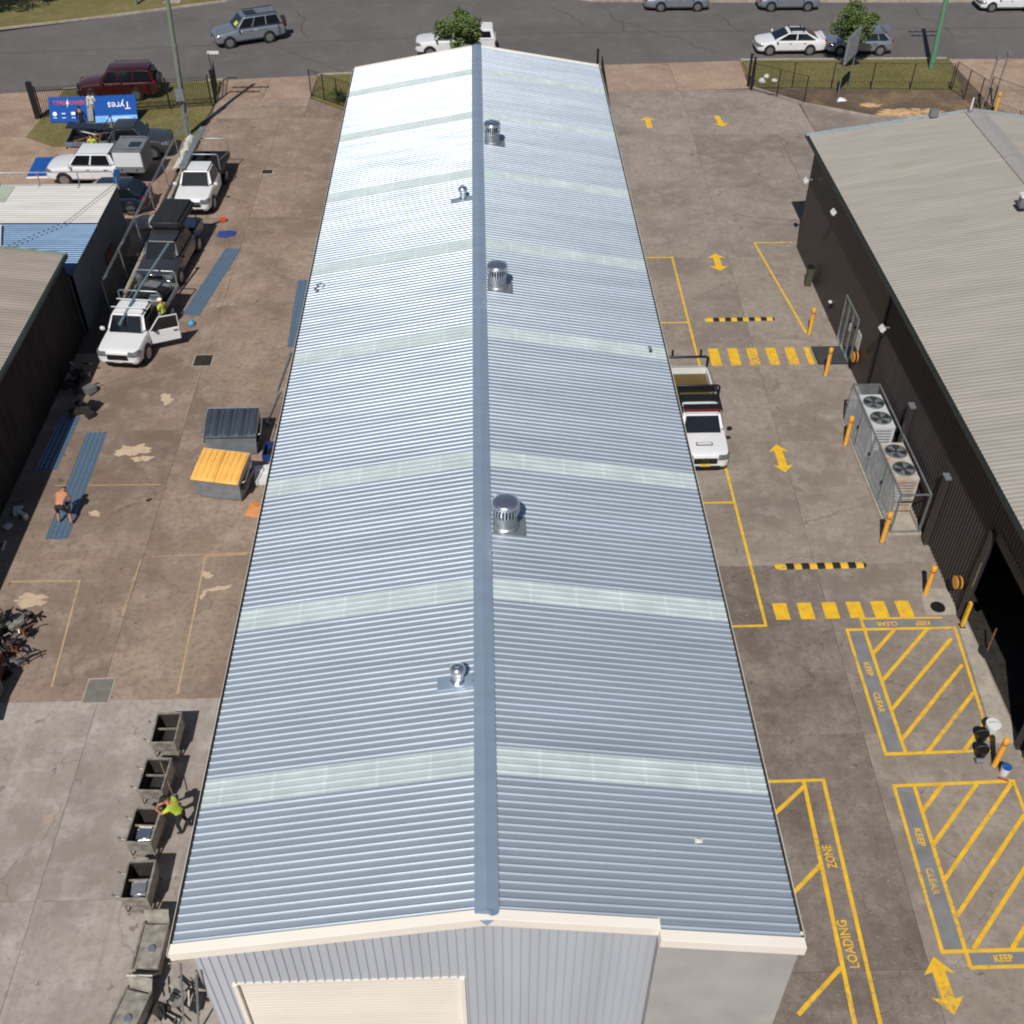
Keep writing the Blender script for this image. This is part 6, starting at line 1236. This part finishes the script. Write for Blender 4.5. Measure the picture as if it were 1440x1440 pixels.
# ---------------------------------------------------------------- trees and plants
def tree(name, lab, x, y, h, rw, rh, n, seed, m, trunk=.09, leaf=.15):
    rd = random.Random(seed); t = thing(name, lab, 'tree', (x, y, 0)); zc = h - rh
    MB().tube([(0, 0, -.05), (.03, .02, zc * .5), (-.02, .03, zc)], trunk, 8, r2=trunk * .7).build('trunk', M_bark, t, smooth=50)
    cl = []
    for k in range(17):
        a = rd.uniform(0, 6.28); e = rd.uniform(-.6, 1.2); q = rd.uniform(.4, 1.08)
        cl.append((Vector((rw * q * math.cos(a) * math.cos(e), rw * q * math.sin(a) * math.cos(e), zc + rh * q * math.sin(e))), rd.uniform(.22, .5) * rw))
    for k in range(8):
        c = cl[k][0]; MB().tube([(0, 0, zc * .7), c * .5 + Vector((0, 0, zc * .45)), c], trunk * .5, 5, r2=.012).build('limb', M_bark, t)
    mb = MB()
    for i in range(n):
        c, r_ = cl[rd.randrange(len(cl))]; d = Vector((rd.gauss(0, 1), rd.gauss(0, 1), rd.gauss(0, 1))).normalized(); p = c + d * r_ * rd.uniform(.45, 1.08) ** .6
        u = Vector((rd.gauss(0, 1), rd.gauss(0, 1), rd.gauss(0, .6))).normalized(); v = u.orthogonal().normalized(); s = leaf * rd.uniform(.6, 1.3)
        mb.add([p, p + u * s * .5 + v * s * .28, p + u * s, p + u * s * .5 - v * s * .28], [(0, 1, 2, 3)])
    mb.build('crown', m, t); return t
tree('street_tree', 'small round street tree in front of the white canopy pickup', -1.5, 77.0, 3.75, 1.28, 1.15, 4200, 1, M_leaf, leaf=.2)
tree('street_tree', 'small round street tree behind the advertising board', 25.5, 77.3, 3.85, 1.4, 1.2, 4800, 5, M_leaf, leaf=.2)
tree('verge_tree', 'tree at the top left corner casting a dark shadow on the verge', -37.5, 89.0, 6.4, 2.5, 1.9, 3600, 9, M_leafd, .16, .24)
t = thing('cycad', 'spiky green cycad at the left fence corner of the shed', 'plant', (-9.3, 71.9, 0)); mb = MB(); rd = random.Random(4)
MB().lathe([(.16, 0), (.2, .3), (.12, .42)], n=10).build('trunk', M_bark, t)
for i in range(34):
    a = rd.uniform(0, 6.28); e = rd.uniform(.15, 1.2); Ld = rd.uniform(.75, 1.1); pts = [Vector((math.cos(a) * math.cos(e) * Ld * s, math.sin(a) * math.cos(e) * Ld * s, .4 + math.sin(e) * Ld * s - .35 * s * s)) for s in (0, .25, .5, .75, 1)]
    sdv = Vector((-math.sin(a), math.cos(a), 0))
    fr = MB()
    for j in range(4):
        for k in range(3):
            p = pts[j].lerp(pts[j + 1], k / 3); q = pts[j + 1] - pts[j]; wv = .17 * math.sin(math.pi * min(.95, (j + k / 3 + .6) / 4.4))
            for s in (-1, 1): fr.add([p, p + q * .22, p + sdv * s * wv + q * .55], [(0, 1, 2)])
    fr.build('frond', M_leafd, t)
def tufts(name, poly, n, seed, hmin=.03, hmax=.08, m=M_grass_blade, z=0.):
    rd = random.Random(seed); xs = [p[0] for p in poly]; ys = [p[1] for p in poly]; mb = MB()
    def inside(x, y):
        c = False; j = len(poly) - 1
        for i in range(len(poly)):
            if (poly[i][1] > y) != (poly[j][1] > y) and x < (poly[j][0] - poly[i][0]) * (y - poly[i][1]) / (poly[j][1] - poly[i][1]) + poly[i][0]: c = not c
            j = i
        return c
    k = 0
    while k < n:
        x, y = rd.uniform(min(xs), max(xs)), rd.uniform(min(ys), max(ys))
        if not inside(x, y): continue
        k += 1
        for q in range(4):
            a = rd.uniform(0, 6.28); h = rd.uniform(hmin, hmax); lx, ly = math.cos(a) * h * .6, math.sin(a) * h * .6; wv = .02
            mb.add([(x - wv * math.sin(a), y + wv * math.cos(a), z), (x + wv * math.sin(a), y - wv * math.cos(a), z), (x + lx, y + ly, z + h)], [(0, 1, 2)])
    o = mb.build(name, m); return o
for nm, poly, n, sd_, lab in (('grass', [(-28, 67.5), (-27.8, 74), (-17.9, 75.6), (-17.8, 66.4), (-26, 65.6)], 3000, 1, 'patchy dry grass around the palisade fence and banners'), ('grass', [(18.6, 73.6), (18.7, 78.2), (32.8, 78.2), (31.8, 73)], 2500, 2, 'mown dry grass on the right verge by the kerb'), ('grass', [(-11, 72.6), (-11, 76.4), (8, 77.8), (8, 70.5), (-8.3, 70.5)], 5000, 3, 'grass on the verge in front of the shed'),
    ('weeds', [(-17.62, 46.5), (-17.45, 46.5), (-17.2, 66), (-17.5, 66)], 500, 4, 'straggling weeds along the boundary edging')):
    tag(tufts(nm, poly, n, sd_), lab, 'grass', kind='stuff')
